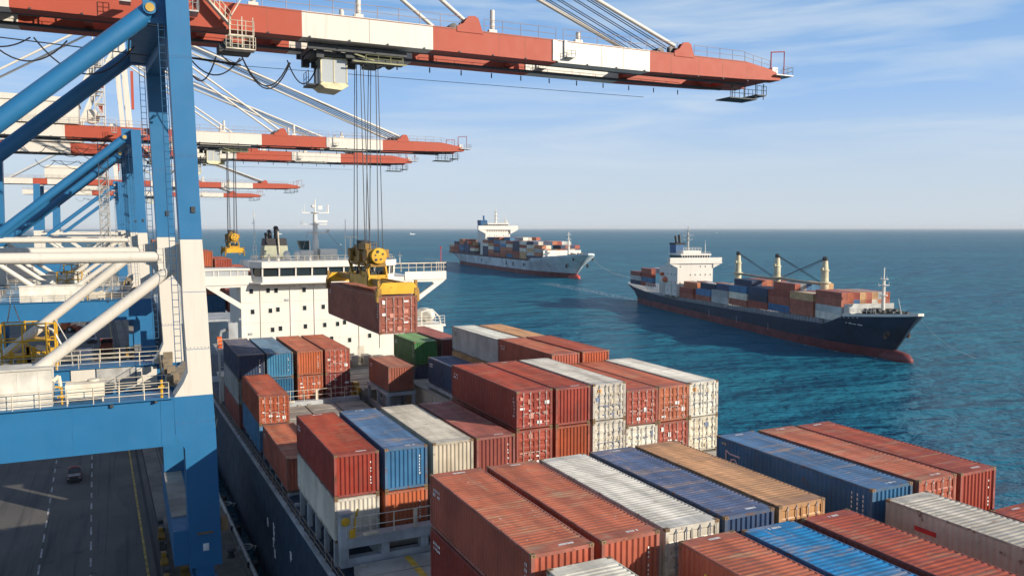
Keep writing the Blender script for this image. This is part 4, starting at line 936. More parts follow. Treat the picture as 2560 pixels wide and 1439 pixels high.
    s = MB(); s.box(6.6, 8.8, 62, 63.4, 12.55, 13.1); s.lathe((7.2, 61.7, 13.2), [(.05, 0), (.3, .02), (.3, .5), (.05, .52)], 12, 0, None, 'y'); part(s, 'cable_trolley', DARK)
    s = MB(); s.box(4.4, 5.2, 60.2, 61.8, 14.7, 14.8); s.rail([(4.4, 60.2, 14.8), (5.2, 60.2, 14.8), (5.2, 61.8, 14.8)], 1, 2, .5, .03); s.box(.3, 1.0, 60.3, 61.4, 14.9, 15.0); s.rail([(.3, 60.3, 15), (1, 60.3, 15)], .9, 3, .35, .03); part(s, 'leg_platform', GREYS)
    # festoon cables looping below the girder
    f = MB()
    def loop(x0, z0, x1, z1, sag, y, r=.05, n=12):
        pts = [(x0 + (x1 - x0) * i / n, y, z0 + (z1 - z0) * i / n - sag * 4 * (i / n) * (1 - i / n)) for i in range(n + 1)]; f.path(pts, r, 4)
    for x0, x1, sg in ((-9.2, -5.2, .8), (-5.0, 1.2, 2.2), (4.3, 6.7, 2.0), (4.5, 8.4, 1.5), (7.0, 8.6, .5), (8.5, 12.0, 2.0), (8.5, 12.1, 2.2), (11.9, 14.2, 1.6), (-8, -3, 1.6), (-12, -8.8, 1.4)): loop(x0, 12.9, x1, 12.7 if x0 > 0 else 12.9, sg, 64.3 + rnd.random() * .6)
    f.tube((4.6, 64.4, 12.4), (8.4, 64.4, 12.15), .09, 5); f.tube((-9.5, 64.5, 12.8), (2, 64.5, 12.3), .04, 4); f.tube((8, 69.2, 13.0), (48, 69.2, 13.2), .022, 4)
    for k in range(11): x = 22 + k * 3; f.tube((x, 68.9, zb), (x, 68.9, zb - .45), .06, 4)
    part(f, 'festoon_cable', ROPE)
    # equipment standing on the portal
    e = MB(); e.box(-12.5, -4.25, 57.25, 59.2, -11.06, -8.72); e.box(-12.6, -4.15, 57.15, 59.3, -8.72, -8.6)
    for x in (-7.2, -6.1, -5.0): e.box(x, x + .03, 57.235, 57.25, -10.9, -8.8)
    part(e, 'electrical_house', paint('house cream', (.66, .62, .53), .35, .3))
    e = MB(); e.box(-3.55, -1.35, 57.5, 58.7, -10.75, -9.85); e.box(-3.5, -3.4, 57.6, 57.7, -11.06, -10.75); e.box(-1.5, -1.4, 57.6, 57.7, -11.06, -10.75); e.lathe((-2.0, 58.6, -9.84), [(.35, 0), (.35, .1)], 12); e.path([(-4.2, 58, -9.6), (-3.9, 58, -9.3), (-3.8, 58, -10.2)], .12, 6); part(e, 'air_unit', paint('air unit cream', (.70, .62, .48), .3, .45))
    e = MB(); e.path([(-3.75, 57.6, -11.06), (-3.75, 57.6, -10.0), (-4.1, 57.6, -9.9)], .06, 5); e.box(-4.0, -3.6, 57.4, 57.9, -10.6, -10.5); e.tube((2.0, 57.2, -11.06), (2.0, 57.2, -9.9), .09, 6); e.box(1.8, 2.2, 57.1, 57.4, -10.4, -10.3); part(e, 'safety_gate', YEL)
    e = MB(); e.box(-3.0, -2.0, 56.9, 57.02, -13.6, -11.5) if False else e.box(-1.05, -.85, 56.85, 57.0, -11.4, -11.1); e.lathe((1.6, 56.8, -11.35), [(.02, 0), (.12, .05), (.1, .2)], 8); part(e, 'flood_lamp', DARK)
    # yellow access frame and clutter on the far portal beam
    e = MB()
    for x in (-8.6, -7.2, -5.6, -5.0):
        for y in (72.2, 74.2): e.tube((x, y, -11.06), (x, y, -7.3), .07, 5)
    for z in (-9.9, -8.7, -7.4):
        for y in (72.2, 74.2): e.tube((-8.8, y, z), (-4.9, y, z), .06, 5)
        for x in (-8.6, -5.0): e.tube((x, 72.2, z), (x, 74.2, z), .06, 5)
    e.tube((-8.6, 72.2, -9.9), (-7.2, 72.2, -8.7), .05, 5); e.tube((-7.2, 72.2, -8.7), (-5.6, 72.2, -9.9), .05, 5); e.box(-8.5, -6.5, 72.5, 74, -9.95, -9.85); e.box(-7, -5.4, 72.5, 74, -8.75, -8.65)
    for k in range(12): x = -8.6 + rnd.random() * 3.6; e.box(x, x + .3, 72.3 + rnd.random(), 73, -11 + rnd.random() * 1.2, -10.2 + rnd.random())
    part(e, 'access_frame', YEL)
    e = MB(); e.path([(-6.6, 73, -7.4), (-5.2, 73, -8.0), (-4.4, 73, -9.8)], .10, 6); part(e, 'hose_arm', GREYS); e = MB(); e.path([(-5.0, 73, -7.2), (-4.0, 73, -9.4), (-3.9, 73, -11)], .05, 5); part(e, 'hose_arm', GREYS); e = MB(); e.tube((-8.3, 73.5, -7.4), (-8.0, 73.2, -5.9), .05, 5); e.tube((-7.4, 73.5, -7.4), (-7.8, 73.5, -6.0), .05, 5); part(e, 'antenna_rod', GREYS)
    # blue tray decks, ladders near the leg foot of the portal
    e = MB(); e.box(-4.0, -2.3, 71.9, 72.0, -12.9, -11.2); e.box(-2.2, .6, 71.88, 71.98, -12.9, -11.2, 1); e.box(.7, 2.2, 71.9, 72, -12.9, -11.3); part(e, 'side_panel', [CWHITE, GREYS])
    e = MB(); e.beam((2.6, 60.8, -11.0), (4.6, 71.6, -11.0), .9, .1); e.rail([(2.2, 60.5, -11), (2.4, 71.6, -11)], 1.0, 2, 1.3, .035)
    for k in range(12): e.box(2.3 + rnd.random() * .8, 2.8 + rnd.random() * .6, 61 + k * .9, 61.5 + k * .9, -11, -10.5 + rnd.random() * .6)
    part(e, 'side_walkway', paint('brown walkway', (.22, .17, .11), .5, .6))
    e = MB()
    for k in range(16): y = 57 + k * 1.15; e.box(1.9 + rnd.random() * .3, 2.4, y, y + .5 + rnd.random() * .4, ZQ + .1, ZQ + .7 + rnd.random() * 1.1)
    part(e, 'rail_cabinet', DARK)
    e = MB()
    for y in (57.6, 59.1, 63.4, 68.9): e.lathe((2.05, y, ZQ + 1.5), [(.05, -.3), (.28, -.25), (.28, .25), (.05, .3)], 10, 0, None, 'x'); e.box(1.85, 2.2, y + .5, y + .9, ZQ + 1.0, ZQ + 2.0)
    part(e, 'rail_motor', YELD)
    return root
crane = build_crane()
crane['label'] = 'nearest quay crane, blue and white legs, red and white boom over the hanging container'
# each farther crane stands a little more landward, because the quay runs off the ship's axis
CR = [('second quay crane from the camera, its trolley holding the empty yellow spreader', 82.6, -1.3),
      ('third quay crane, close behind the second one, boom tip just below it', 113.4, -2.0),
      ('fourth quay crane, far boom tip in front of the pale sky', 240.5, -4.0),
      ('farthest quay crane, faint red boom tip lowest of all', 332.0, -4.6)]
for lb, dy, sh in CR:
    c = copy_tree(crane); c['label'] = lb; c.scale.x = (59.4 - sh) / 59.4; c.location = (sh, 57 + dy, ZQ)
    t = MB(); x0, x1, y0, y1 = -1.9, -.5, 70.5, 72.0
    for x in (x0, x1):
        for y in (y0, y1): t.tube((x, y, -11), (x, y, 14.1), .07, 5)
    for k in range(17):
        z = -11 + k * 1.5; t.box(x0, x1, y0, y1, z, z + .06); t.tube((x0, y0, z), (x1, y0, z + 1.5), .05, 4); t.tube((x0, y1, z + 1.5), (x0, y0, z), .05, 4); t.beam((x0 + .2, y0 + .4, z), (x1 - .2, y0 + .4, z + 1.5), .4, .07)
    t.build('stair_tower', GREYS, c, (0, 57, ZQ))
# ------------------------------------------------------------------ hoist ropes and spreaders
def spreader(loc, L, label, top, s=1.0):
    """telescopic spreader: head block with sheaves on a yellow frame; L is its length along Y"""
    root = empty('container_spreader', loc, label, 'spreader', 'yellow spreaders hanging from cranes'); O = (0, 0, 0)
    part = lambda mb, name, mats, par=None: mb.build(name, mats, par or root)
    h = L / 2; W = 1.42
    b = MB()
    for x in (-.62, .62): b.box(x - .18, x + .18, -2.9, 2.9, .45, 1.15)
    b.box(-.8, .8, -3.0, -2.7, .35, 1.25); b.box(-.8, .8, 2.7, 3.0, .35, 1.25); b.box(-.7, .7, -.25, .25, .4, 1.2); part(b, 'main_frame', YEL)
    for sy in (-1, 1):
        b = MB()
        for x in (-.42, .42): b.box(x - .15, x + .15, min(sy * 2.9, sy * (h - .3)), max(sy * 2.9, sy * (h - .3)), .5, .98)
        part(b, 'telescopic_arm', YELD)
        b = MB(); y = sy * (h - .2)
        b.prism([(-W, .12), (W, .12), (W, .62), (W - .25, .95), (-W + .25, .95), (-W, .62)], y - .2, y + .2); eb = part(b, 'end_beam', YEL)
        for sx in (-1, 1):
            f = MB(); f.box(sx * W - .16, sx * W + .16, y - .24, y + .24, -.02, .55); f.prism([(sx * (W + .05), .5), (sx * (W + .22), .3), (sx * (W + .22), -.42), (sx * (W + .1), -.5), (sx * (W + .03), -.4)], y - .2, y + .2); f.tube((sx * W, y, -.12), (sx * W, y, 0), .08, 6); f.box(sx * W - .1, sx * W + .1, y - .12, y + .12, .55, 1.12); part(f, 'corner_flipper', YELD, eb)
    d = MB()
    for k in range(12): x, y = rnd.uniform(-.5, .3), rnd.uniform(-2.6, 2.2); d.box(x, x + .35, y, y + .5, 1.0, 1.3 + rnd.random() * .3)
    d.box(-.35, .35, -2.2, 2.2, 1.15, 1.45); part(d, 'hydraulic_unit', DARK)
    p = MB()
    for y in (-2.5, 2.5):
        for x in (-.72, .72): p.prism([(y - .6, 1.1), (y + .6, 1.1), (y + .2, 1.95), (y - .2, 1.95)], x - .06, x + .06, 0, 'yz')
    p.box(-.8, -.7, -2.4, -.9, 1.1, 1.5); part(p, 'lifting_plate', YEL)
    hb = MB(); hb.box(-.62, .62, -3.1, 3.1, 1.9, 2.15); hb.box(-.7, .7, -2.7, 2.6, 2.15, 2.6); part(hb, 'head_block', YELD)
    dr = MB(); dr.lathe((0, -3.35, 2.75), [(.1, -.02), (.60, 0), (.64, .06), (.64, .5), (.5, .55), (.5, 6.0), (.66, 6.05), (.66, 6.6), (.1, 6.65)], 24, 0, [0, 0, 0, 0, 1, 0, 0, 0], 'y'); do = part(dr, 'cable_drum', [YEL, YELD])
    ho = MB()
    for k in range(5):
        a = (0.5, 1.9, 2.9, 4.0, 5.2)[k]; q = (.33, .36, .3, .38, .28)[k]; x, z = q * math.cos(a), 2.75 + q * math.sin(a); ho.lathe((x, -3.395, z), [((.09, .13, .07, .11, .08)[k], 0), (.05, .02)], 8, 0, None, 'y')
    part(ho, 'drum_hole', DARK, do)
    sh = MB()
    for y in (-2.6, -1.4, 1.2, 2.5):
        for x in (-.5, .5): sh.lathe((x - .12, y, 2.95), [(.08, 0), (.40, .02), (.40, .2), (.08, .22)], 14, 0, None, 'x')
    sh.box(-.55, -.05, -1.2, .8, 3.2, 3.7); sh.box(-.5, .3, .9, 2.4, 3.2, 3.55); sh.rail([(.4, -1.2, 3.3), (.4, 2.0, 3.3)], .5, 2, .8, .03); part(sh, 'sheave', YELD)
    ho = MB()
    for k in range(9):
        x, y = rnd.uniform(-.7, .7), rnd.uniform(-2.8, 2.4); ho.path([(x, y, 1.1), (x + rnd.uniform(-.2, .2), y + .2, 1.6), (x * .8, y + .3, 2.0)], .035, 4)
    ho.lathe((-.1, 1.0, 3.2), [(.35, 0), (.5, .1), (.55, .7), (.5, .75)], 12); part(ho, 'hose_bundle', DARK)
    ho = MB()
    for y in (-2.9, -.9, 1.9): ho = MB(); ho.box(-.95, -.72, y, y + .6, 2.2, 3.1); ho.beam((-.8, y, 1.3), (-.95, y + .5, 2.3), .12, .12); part(ho, 'sheave_guard', YELD)
    for y in (-3.0, 2.6): ho = MB(); ho.box(-.9, .9, y, y + .4, 2.6, 3.25); part(ho, 'rope_anchor', YELD)
    hs = MB(); hs.box(-.75, -.71, -1.9, -1.2, 2.3, 2.8); part(hs, 'warning_panel', paint('orange panel', (.6, .2, .08), .4, .3))
    r = MB()
    for x, y in ((-.55, -2.7), (-.55, -1.3), (-.5, 1.2), (-.45, 2.6), (.5, -2.7), (.55, -1.3), (.55, 1.3), (.55, 2.5)): r.tube((x, y, 3.1), (x * 1.15 + .05, y * .55, top - loc[2]), .035 * s, 5)
    part(r, 'hoist_rope', ROPE)
    return root
spreader((18.13, 65.2, -4.94), 16.3, 'large yellow spreader with round drum gripping the hanging brown red container', 13.3)
spreader((17.2, 148.0, -4.3), 6.6, 'small empty yellow spreader hanging over the bridge house, holding no container', 13.3, 1.2)
# ------------------------------------------------------------------ ships under way
def hull_rings(stations, zred):
    rings = []
    for u, hd, hw, zd, uw in stations:       # u at deck, half breadth at deck and at the water, deck height, u at the water
        a = lambda t: u + (uw - u) * t
        half = [(a(0), hd, zd), (a(.12), hd * .985 + hw * .015, zd * .88 + zred * .12), (a(.55), hd * .62 + hw * .38, (zd + zred) / 2), (a(.9), hd * .1 + hw * .9, zred), (uw, hw, 0), (uw, hw * .8, -1.2)]
        rings.append([(x, -y, z) for x, y, z in half] + [(x, y, z) for x, y, z in reversed(half)])
    return rings
def hull(root, stations, zred, mats, name='hull'):
    rg = hull_rings(stations, zred); n = len(rg[0]); mb = MB(); o = 0
    vs = [p for r in rg for p in r]; mb.v = [tuple(p) for p in vs]
    for i in range(len(rg) - 1):
        for j in range(n - 1):
            mb.f.append((i * n + j, (i + 1) * n + j, (i + 1) * n + j + 1, i * n + j + 1)); k = min(j, n - 2 - j); mb.m.append(1 if k >= 3 else 0); mb.sm.append(True)
        mb.f.append((i * n, i * n + n - 1, (i + 1) * n + n - 1, (i + 1) * n)); mb.m.append(2); mb.sm.append(False)
    mb.f.append(tuple(range(n))); mb.m.append(0); mb.sm.append(False); mb.f.append(tuple(reversed(range((len(rg) - 1) * n, len(rg) * n)))); mb.m.append(0); mb.sm.append(False)
    return mb.build(name, mats, root)
BOXM = {}
def far_box(L, W, H):
    k = (L, W, H)
    if k in BOXM: return BOXM[k]
    m = MB(); e = .05
    m.box(0, L, 0, W, 0, H)
    n = int(L / .42)
    for i in range(n):
        a = .15 + i * (L - .3) / n
        m.box(a, a + .2, -.03, -.001, .12, H - .12)
    for i in range(int(W / .3)):
        a = .1 + i * (W - .2) / int(W / .3); m.box(L + .001, L + .03, a, a + .14, .1, H - .1)
    for x in (-e, L - .12):
        for y in (-e, W - .12):
            m.box(x, x + .12 + e, y, y + .12 + e, -.01, H + .02)
    o = m.build('far_container', [CAST], link=False); d = o.data; bpy.data.objects.remove(o); BOXM[k] = d; return d
def fbox(root_mat, u, v, z, L, W, H, color, label, group, jitter=0):
    o = bpy.data.objects.new('shipping_container', far_box(L, W, H)); COL.objects.link(o)
    o.matrix_world = root_mat @ Matrix.Translation((u, v, z)); o.material_slots[0].link = 'OBJECT'
    lt = color in ('white', 'cream', 'grey', 'tan'); o.material_slots[0].material = cpaint(color); o['tint'] = rnd.uniform(.7, 2.0)
    return tag(o, label, 'shipping container', group)
ORD = ['first', 'second', 'third', 'fourth', 'fifth', 'sixth', 'seventh', 'eighth', 'ninth', 'tenth']
TIER = ['bottom', 'second', 'third', 'fourth', 'fifth', 'sixth', 'seventh']
def ship_house(root, u0, u1, hw, z0, z1, wing, wz, wh, wu, floors, mats=SWHITE, nwin=7, wtop=None):
    h = MB(); h.box(u0, u1, -hw, hw, z0, z1); house = h.build('bridge_house', mats, root)
    w = MB()
    for k in range(floors):
        z = z0 + (z1 - z0) * (k + .62) / floors
        for i in range(nwin):
            if rnd.random() < .8: y = -hw * .85 + 1.7 * hw * i / (nwin - 1); s = .16 * hw / 6; w.box(u1, u1 + .03, y - s, y + s, z - s * 1.3, z + s * 1.3)
        for i in range(3): x = u0 + (u1 - u0) * (.2 + .3 * i); w.box(x, x + .4, -hw - .03, -hw, z - .25, z + .25)
    w.build('window', GLASS, house)
    t = wz - z1
    h = MB(); h.box(wu - 2.2, wu, -wing, wing, z1, z1 + wh * .18); h.box(wu - .12, wu, -wing, wing, z1 + wh * .18, z1 + wh * .62); h.box(wu - 2.2, wu, -wing, -wing + .15, z1 + wh * .18, z1 + wh * .62); h.box(wu - 2.2, wu, wing - .15, wing, z1 + wh * .18, z1 + wh * .62)
    for s in (-1, 1): h.prism([(s * hw, z1), (s * wing, z1), (s * hw, z1 - (wing - hw) * .5)] if s > 0 else [(s * wing, z1), (s * hw, z1), (s * hw, z1 - (wing - hw) * .5)], wu - .6, wu - .3, 0, 'yz')
    h.build('bridge_wing', mats, house)
    h = MB(); h.box(u0 + .5, wu - .3, -hw * .8, hw * .8, z1 + wh * .18, z1 + wh * .5); h.box(u0 + .3, wu - .1, -hw * .86, hw * .86, z1 + wh * .84, z1 + wh); wl = h.build('wheelhouse', mats, house)
    h = MB(); h.box(u0 + .6, wu - .2, -hw * .78, hw * .78, z1 + wh * .5, z1 + wh * .84); h.build('window', GLASS, wl)
    h = MB()
    for i in range(12): y = -hw * .78 + 1.56 * hw * i / 11; h.box(wu - .2, wu - .12, y - .08, y + .08, z1 + wh * .5, z1 + wh * .84)
    h.rail([(wu - .3, -hw * .8, z1 + wh), (wu - .3, hw * .8, z1 + wh)], wh * .22, 2, hw * .25, .04); h.build('window_frame', mats, wl)
    return house
def mast(root, u, v, z0, z1, r, yards=(), name='radar_mast', m=SWHITE):
    t = MB(); t.tube((u, v, z0), (u, v, z0 + (z1 - z0) * .75), r, 8, 0, r * .7); t.tube((u, v, z0 + (z1 - z0) * .75), (u, v, z1), r * .35, 6)
    for f, w in yards:
        z = z0 + (z1 - z0) * f; t.box(u - .12, u + .12, v - w, v + w, z, z + .12); t.lathe((u, v, z - .05), [(r, 0), (r * 2.2, .1), (r * 2.2, .2)], 8)
        for y in (-w, w): t.tube((u, v + y, z), (u, v + y, z + .7), .06, 4)
    n = int((z1 - z0) * .7 / .5)
    for k in range(n): t.box(u + r, u + r + .12, v - .22, v + .22, z0 + k * .5, z0 + k * .5 + .06)
    return t.build(name, m, root)
def wake(root_mat, pts, name='foam', par=None):
    """thin broken foam where the hull parts the water"""
    m, n, l, b = mat_base('foam') if 'foam' not in MATS else (MATS['foam'], None, None, None)
    if n:
        MATS['foam'] = m; p = mapping(n, l, (1, 1, 1)); b.inputs['Base Color'].default_value = (.62, .68, .70, 1); b.inputs['Roughness'].default_value = .7
        tr = n.new('ShaderNodeBsdfTransparent'); mx = n.new('ShaderNodeMixShader'); l.new(ramp(n, l, noise(n, l, p, .9, 9, .7, .4), .50, .66, 0, .8), mx.inputs[0]); l.new(tr.outputs[0], mx.inputs[1]); l.new(b.outputs[0], mx.inputs[2])
        out = [q for q in n if q.type == 'OUTPUT_MATERIAL'][0]; l.new(mx.outputs[0], out.inputs['Surface'])
    mb = MB(); k = len(pts); vs = []
    for (u, v, w) in pts: vs += [(u, v - w, .012), (u, v + w, .012)]
    mb.add(vs, [(2 * i, 2 * i + 2, 2 * i + 3, 2 * i + 1) for i in range(k - 1)])
    o = mb.build(name, m); o.matrix_world = root_mat; o['kind'] = 'stuff'; tag(o, 'thin white foam streak on the water along the moving ship', 'foam'); return o
def navy_ship():
    loc = Vector((173.46, 226.24, ZW)); rz = math.atan2(-.9731, -.2302)
    root = empty('cargo_ship', loc, 'navy cargo ship under way with three beige deck crane posts and red boot top', 'ship', None, rz)
    M = Matrix.Translation(loc) @ Matrix.Rotation(rz, 4, 'Z'); hb = 6.6
    S = [(-40, 4.6, .6, 6.9, -33), (-37, 5.6, 2.2, 6.6, -31), (-30, 6.4, 5.0, 6.0, -28), (-15, hb, 6.3, 5.0, -15), (10, hb, 6.5, 4.3, 10), (50, hb, 6.5, 4.95, 50), (80, hb, 6.4, 5.6, 80), (93, hb, 5.4, 6.0, 92), (94, hb, 5.3, 6.1, 93), (100.5, 6.5, 4.2, 8.5, 98.5), (107, 5.6, 2.4, 9.1, 104), (112.5, 3.8, 1.0, 9.6, 107.5), (115.6, 2.0, .5, 9.9, 108.8), (117, .5, .2, 10.1, 109.3)]
    hull(root, S, 2.05, [HULLN, HULLR, SGREY])
    b = MB(); b.lathe((104, 0, .35), [(.2, 0), (1.5, 2), (1.75, 6), (1.5, 9.2), (.8, 10.6), (.1, 11)], 14, 0, None, 'x'); b.build('bulbous_bow', HULLR, root)
    g = MB()
    pts = [(100.5, -6.5, 8.5), (107, -5.6, 9.1), (112.5, -3.8, 9.6), (115.6, -2.0, 9.9), (117, -.5, 10.1), (117, .5, 10.1), (115.6, 2, 9.9), (112.5, 3.8, 9.6), (107, 5.6, 9.1), (100.5, 6.5, 8.5)]
    for a, c in zip(pts, pts[1:]): g.beam((a[0], a[1], a[2] + .2), (c[0], c[1], c[2] + .2), .12, .55)
    g.build('bow_bulwark', SWHITE, root)
    # illegible stencilled name, load marks, anchors
    t = MB()
    def on_side(u, z, w, h):
        k = 0
        while S[k + 1][0] < u: k += 1
        f = (u - S[k][0]) / (S[k + 1][0] - S[k][0]); hd = S[k][1] + f * (S[k + 1][1] - S[k][1]); hw = S[k][2] + f * (S[k + 1][2] - S[k][2]); zd = S[k][3] + f * (S[k + 1][3] - S[k][3])
        q = max(0, min(1, (zd - z) / (zd - 2.05))); y = -(hd + (hw - hd) * (q ** 1.2) * .9) - .10
        t.box(u, u + w, y, y + .25, z, z + h)
    for i in range(11):
        if i in (1, 7): continue
        on_side(101.2 + i * .42, 7.0 - i * .012, .24, .12 + .18 * rnd.random())
    for u in (35, 52, 69): 
        for k in range(4): on_side(u, 1.6 + k * .5, .12, .18)
    for i in range(5): on_side(99.6 + i * 1.3, 8.1 + i * .1, .35, .12)
    t.build('hull_mark', MWHITE, root)
    for sy in (-1, 1):
        a = MB(); a.lathe((110.2, sy * 2.45, 5.6), [(.1, -.3), (.75, -.25), (.85, .15), (.3, .3)], 10, 0, None, 'y'); a.box(109.8, 110.5, sy * 2.9 - .25, sy * 2.9 + .25, 4.6, 5.4); a.build('anchor', paint('rusty anchor', (.06, .03, .025), .5, .8), root)
    # bridge house aft, funnel, lifeboat
    ship_house(root, 1.0, 11, 6.3, 5.5, 16.3, 9.3, 17.2, 3.2, 11.6, 4)
    f = MB(); f.loft([[(-5.5, -1.9, 15), (0, -1.9, 15), (0, 1.9, 15), (-5.5, 1.9, 15)], [(-6.2, -1.7, 22.3), (-1, -1.7, 22.3), (-1, 1.7, 22.3), (-6.2, 1.7, 22.3)]]); fu = f.build('funnel', FBLUE, root)
    f = MB(); f.box(-6.4, -.9, -1.8, 1.8, 22.3, 22.9); f.tube((-4.6, 0, 22.9), (-5.4, 0, 25.2), .45, 8); f.tube((-2.6, .4, 22.9), (-3.2, .4, 25.6), .5, 8); f.build('exhaust_pipe', BLACK, fu)
    f = MB(); f.box(-6, 1, -5.5, 5.5, 5.5, 15); f.build('engine_casing', SWHITE, root)
    f = MB(); f.box(3.2, 8.5, -3.2, 3.2, 19.5, 20.5); f.rail([(8.5, -3.2, 20.5), (8.5, 3.2, 20.5)], 1, 2, 1, .06); f.build('radar_deck', SWHITE, root)
    mast(root, 5, 0, 20.3, 28.6, .42, ((.45, 1.6), (.62, 1.9), (.82, 1.0)), m=GREYS); mast(root, 9, 4.4, 19.5, 24, .12, (), 'signal_mast')
    f = MB(); f.rail([(-16, -6.5, 5.6), (-2, -6.5, 5.6)], 2.6, 3, 1.6, .12)
    for u in (-3, .5, 6, 10.5): f.box(u, u + .3, -6.6, -6.3, 5, 9.2)
    f.box(-3.5, 11, -6.7, -5.2, 9.2, 9.4); f.rail([(-3.5, -6.6, 9.4), (11, -6.6, 9.4)], 1, 2, 1.4, .06); f.build('boat_deck', SWHITE, root)
    f = MB(); f.lathe((1.0, -6.1, 10.4), [(.1, -2.4), (.8, -1.6), (.95, 0), (.8, 1.6), (.1, 2.4)], 10, 0, None, 'x'); f.box(-.4, 1.8, -6.5, -5.6, 11, 11.5); f.build('lifeboat', ORANGE, root)
    f = MB(); f.lathe((-2.8, -6.0, 12.2), [(.1, -.9), (.6, -.6), (.6, .6), (.1, .9)], 10, 0, None, 'x'); f.build('rescue_boat', ORANGE, root)
    # deck frame under the boxes
    d = MB()
    for i in range(8): d.box(12 + i * 10, 22 + i * 10, -5.9, 5.9, 4.3 + i * .16, 5.0 + i * .25)
    d.box(92, 99.8, -5.3, 5.3, 5.5, 6.95)
    u = 12.5
    while u < 92: d.box(u, u + .35, -6.5, -6.2, 4.3 + u * .017, 5.2 + u * .020); u += 1.35
    d.build('hatch_coaming', SGREY, root)
    d = MB(); d.rail([(12, -6.55, 4.4), (92, -6.55, 5.9)], .8, 2, 2.0, .05); d.build('deck_railing', GREYS, root)
    # containers: bays from the bridge house to the bow
    G = 'containers on the navy cargo ship'; L, W, H = 9.9, 1.50, 1.58; rows = 8
    bays = [(12.6, 5.15, ['red', 'red'], ['rust orange', 'navy', 'steel blue', 'red', 'blue', 'red', 'red']),
            (24.9, 5.5, ['red', 'light blue'], ['navy', 'white', 'steel blue', 'rust orange', 'red', 'navy', 'blue']),
            (35.8, 5.95, ['grey', 'grey'], ['steel blue', 'tan', 'navy', 'grey', 'red', 'rust orange', 'blue']),
            (46.9, 6.25, ['red', 'cream', 'light blue'], ['navy', 'steel blue', 'red', 'rust orange', 'red', 'steel blue', 'red']),
            (57.8, 6.6, ['red', 'navy', 'steel blue'], ['navy', 'navy', 'steel blue', 'red', 'red', 'tan', 'red']),
            (68.4, 6.75, ['blue', 'red', 'red'], ['red', 'grey', 'blue', 'light blue', 'blue', 'red', 'tan']),
            (78.6, 6.95, ['red', 'red', 'tan'], ['white', 'red', 'rust orange', 'red', 'red', 'red', 'red']),
            (89.7, 7.08, ['white', 'grey', 'red', 'red'], ['rust orange', 'red', 'tan', 'red', 'tan', 'grey', 'rust orange'])]
    n = len(bays)
    for i, (u, z, side, tops) in enumerate(bays):
        bw = ORD[n - 1 - i] if i < n - 1 else 'first'; H = 1.82 if i < 7 else 1.61
        for t, c in enumerate(side):
            fbox(M, u, -6.15, z + t * (H + .02), L, W, H, c, f"{c} container at near side, {bw} bay from bow, {TIER[t]} tier, navy ship", G)
        nt = len(side) - (0 if i > 6 else 0)
        for k, c in enumerate(tops):
            t = len(side) - 1 + (1 if (i in (3, 5) and k >= 0) or (i < 3 and k in (0, 1, 3, 4)) else 0)
            c2 = ['red', 'rust orange', 'light blue', 'red', 'white', 'rust orange', 'red'][k] if False else c
            fbox(M, u, -6.15 + (k + 1) * (W + .03), z + t * (H + .02), L, W, H, c, f"{c} container, {ORD[k + 1]} row inboard, {bw} bay from bow, highest tier, navy ship", G)
    u, z = bays[-1][0], bays[-1][1]
    for t, cs in ((2, ['rust orange', 'blue', 'tan', 'red', 'white', 'rust orange', 'red']), (1, ['grey', 'red', 'red', 'navy', 'red', 'blue', 'red'])):
        for k, c in enumerate(cs): fbox(M, u, -6.15 + (k + 1) * (W + .03), z + t * (H + .02), L, W, H, c, f"{c} container, {ORD[k + 1]} row, {TIER[t]} tier of the foremost bay, navy ship", G)
    for i, u in enumerate((-33, -22)):
        for k in range(4 if i else 3):
            for t in range(4 if i else 3):
                if k and t < (3 if i else 2): continue
                c = [['navy', 'grey', 'brown red'], ['red', 'light blue', 'red', 'red']][i][t] if k == 0 else ['red', 'navy', 'red', 'grey'][k]
                fbox(M, u, -6.0 + k * (W + .03), 6.9 + t * (H + .02), L, W, H, c, f"{c} container behind bridge house, {['stern', 'forward'][i]} stack, {ORD[k]} row, {TIER[t]} tier, navy ship", G)
    # deck cranes: posts with stowed jibs
    for i, u in enumerate((40.2, 61.9, 83.7)):
        p = MB(); p.lathe((u, 0, 5.5), [(.95, 0), (.95, 9.0), (1.5, 9.1), (1.5, 9.4), (.92, 9.5), (.85, 12.0), (1.05, 12.1), (1.05, 12.3), (.82, 12.4), (.62, 14.6)], 14); p.box(u - .5, u + .5, -.95, -.6, 17.4, 18.4)
        po = p.build('crane_post', paint('beige crane paint', (.58, .52, .34), .35, .3, .5, 1.5), root)
        p = MB(); p.lathe((u, 0, 20.1), [(.65, 0), (.65, .4), (.3, .6), (.3, 1.0)], 10); p.box(u - .5, u + .2, -.4, .4, 20.3, 21.0); p.build('crane_head', BLACK, po)
        if i < 2:
            j = MB(); v = u + 21.0
            for y in (-.5, .5): j.beam((u + .9, y, 14.6), (v - 1.0, y * .6, 14.2), .35, .5)
            for k in range(9): j.beam((u + 1.5 + k * 2.1, -.5, 14.5), (u + 2.5 + k * 2.1, .5, 14.4), .2, .2)
            j.build('crane_jib', paint('worn beige jib', (.30, .26, .18), .5, .4), po)
        w = MB()
        d = 1 if i < 2 else -1
        for y in (-.3, .3): w.tube((u, y, 20.6), (u + d * 20, y, 14.7), .07, 4); 
        w.tube((u, .2, 20.4), (u + d * 11.5, 0, 17.4 if d > 0 else 16.5), .05, 4); w.build('crane_rope', ROPE, po)
    # forecastle: breakwater, machinery, mast
    f = MB(); f.prism([(100.6, 8.5), (101.0, 8.5), (101.0, 11.2), (100.6, 11.0)], -6.2, 6.2); f.build('breakwater', paint('breakwater paint', (.50, .50, .46), .35, .2), root)
    f = MB()
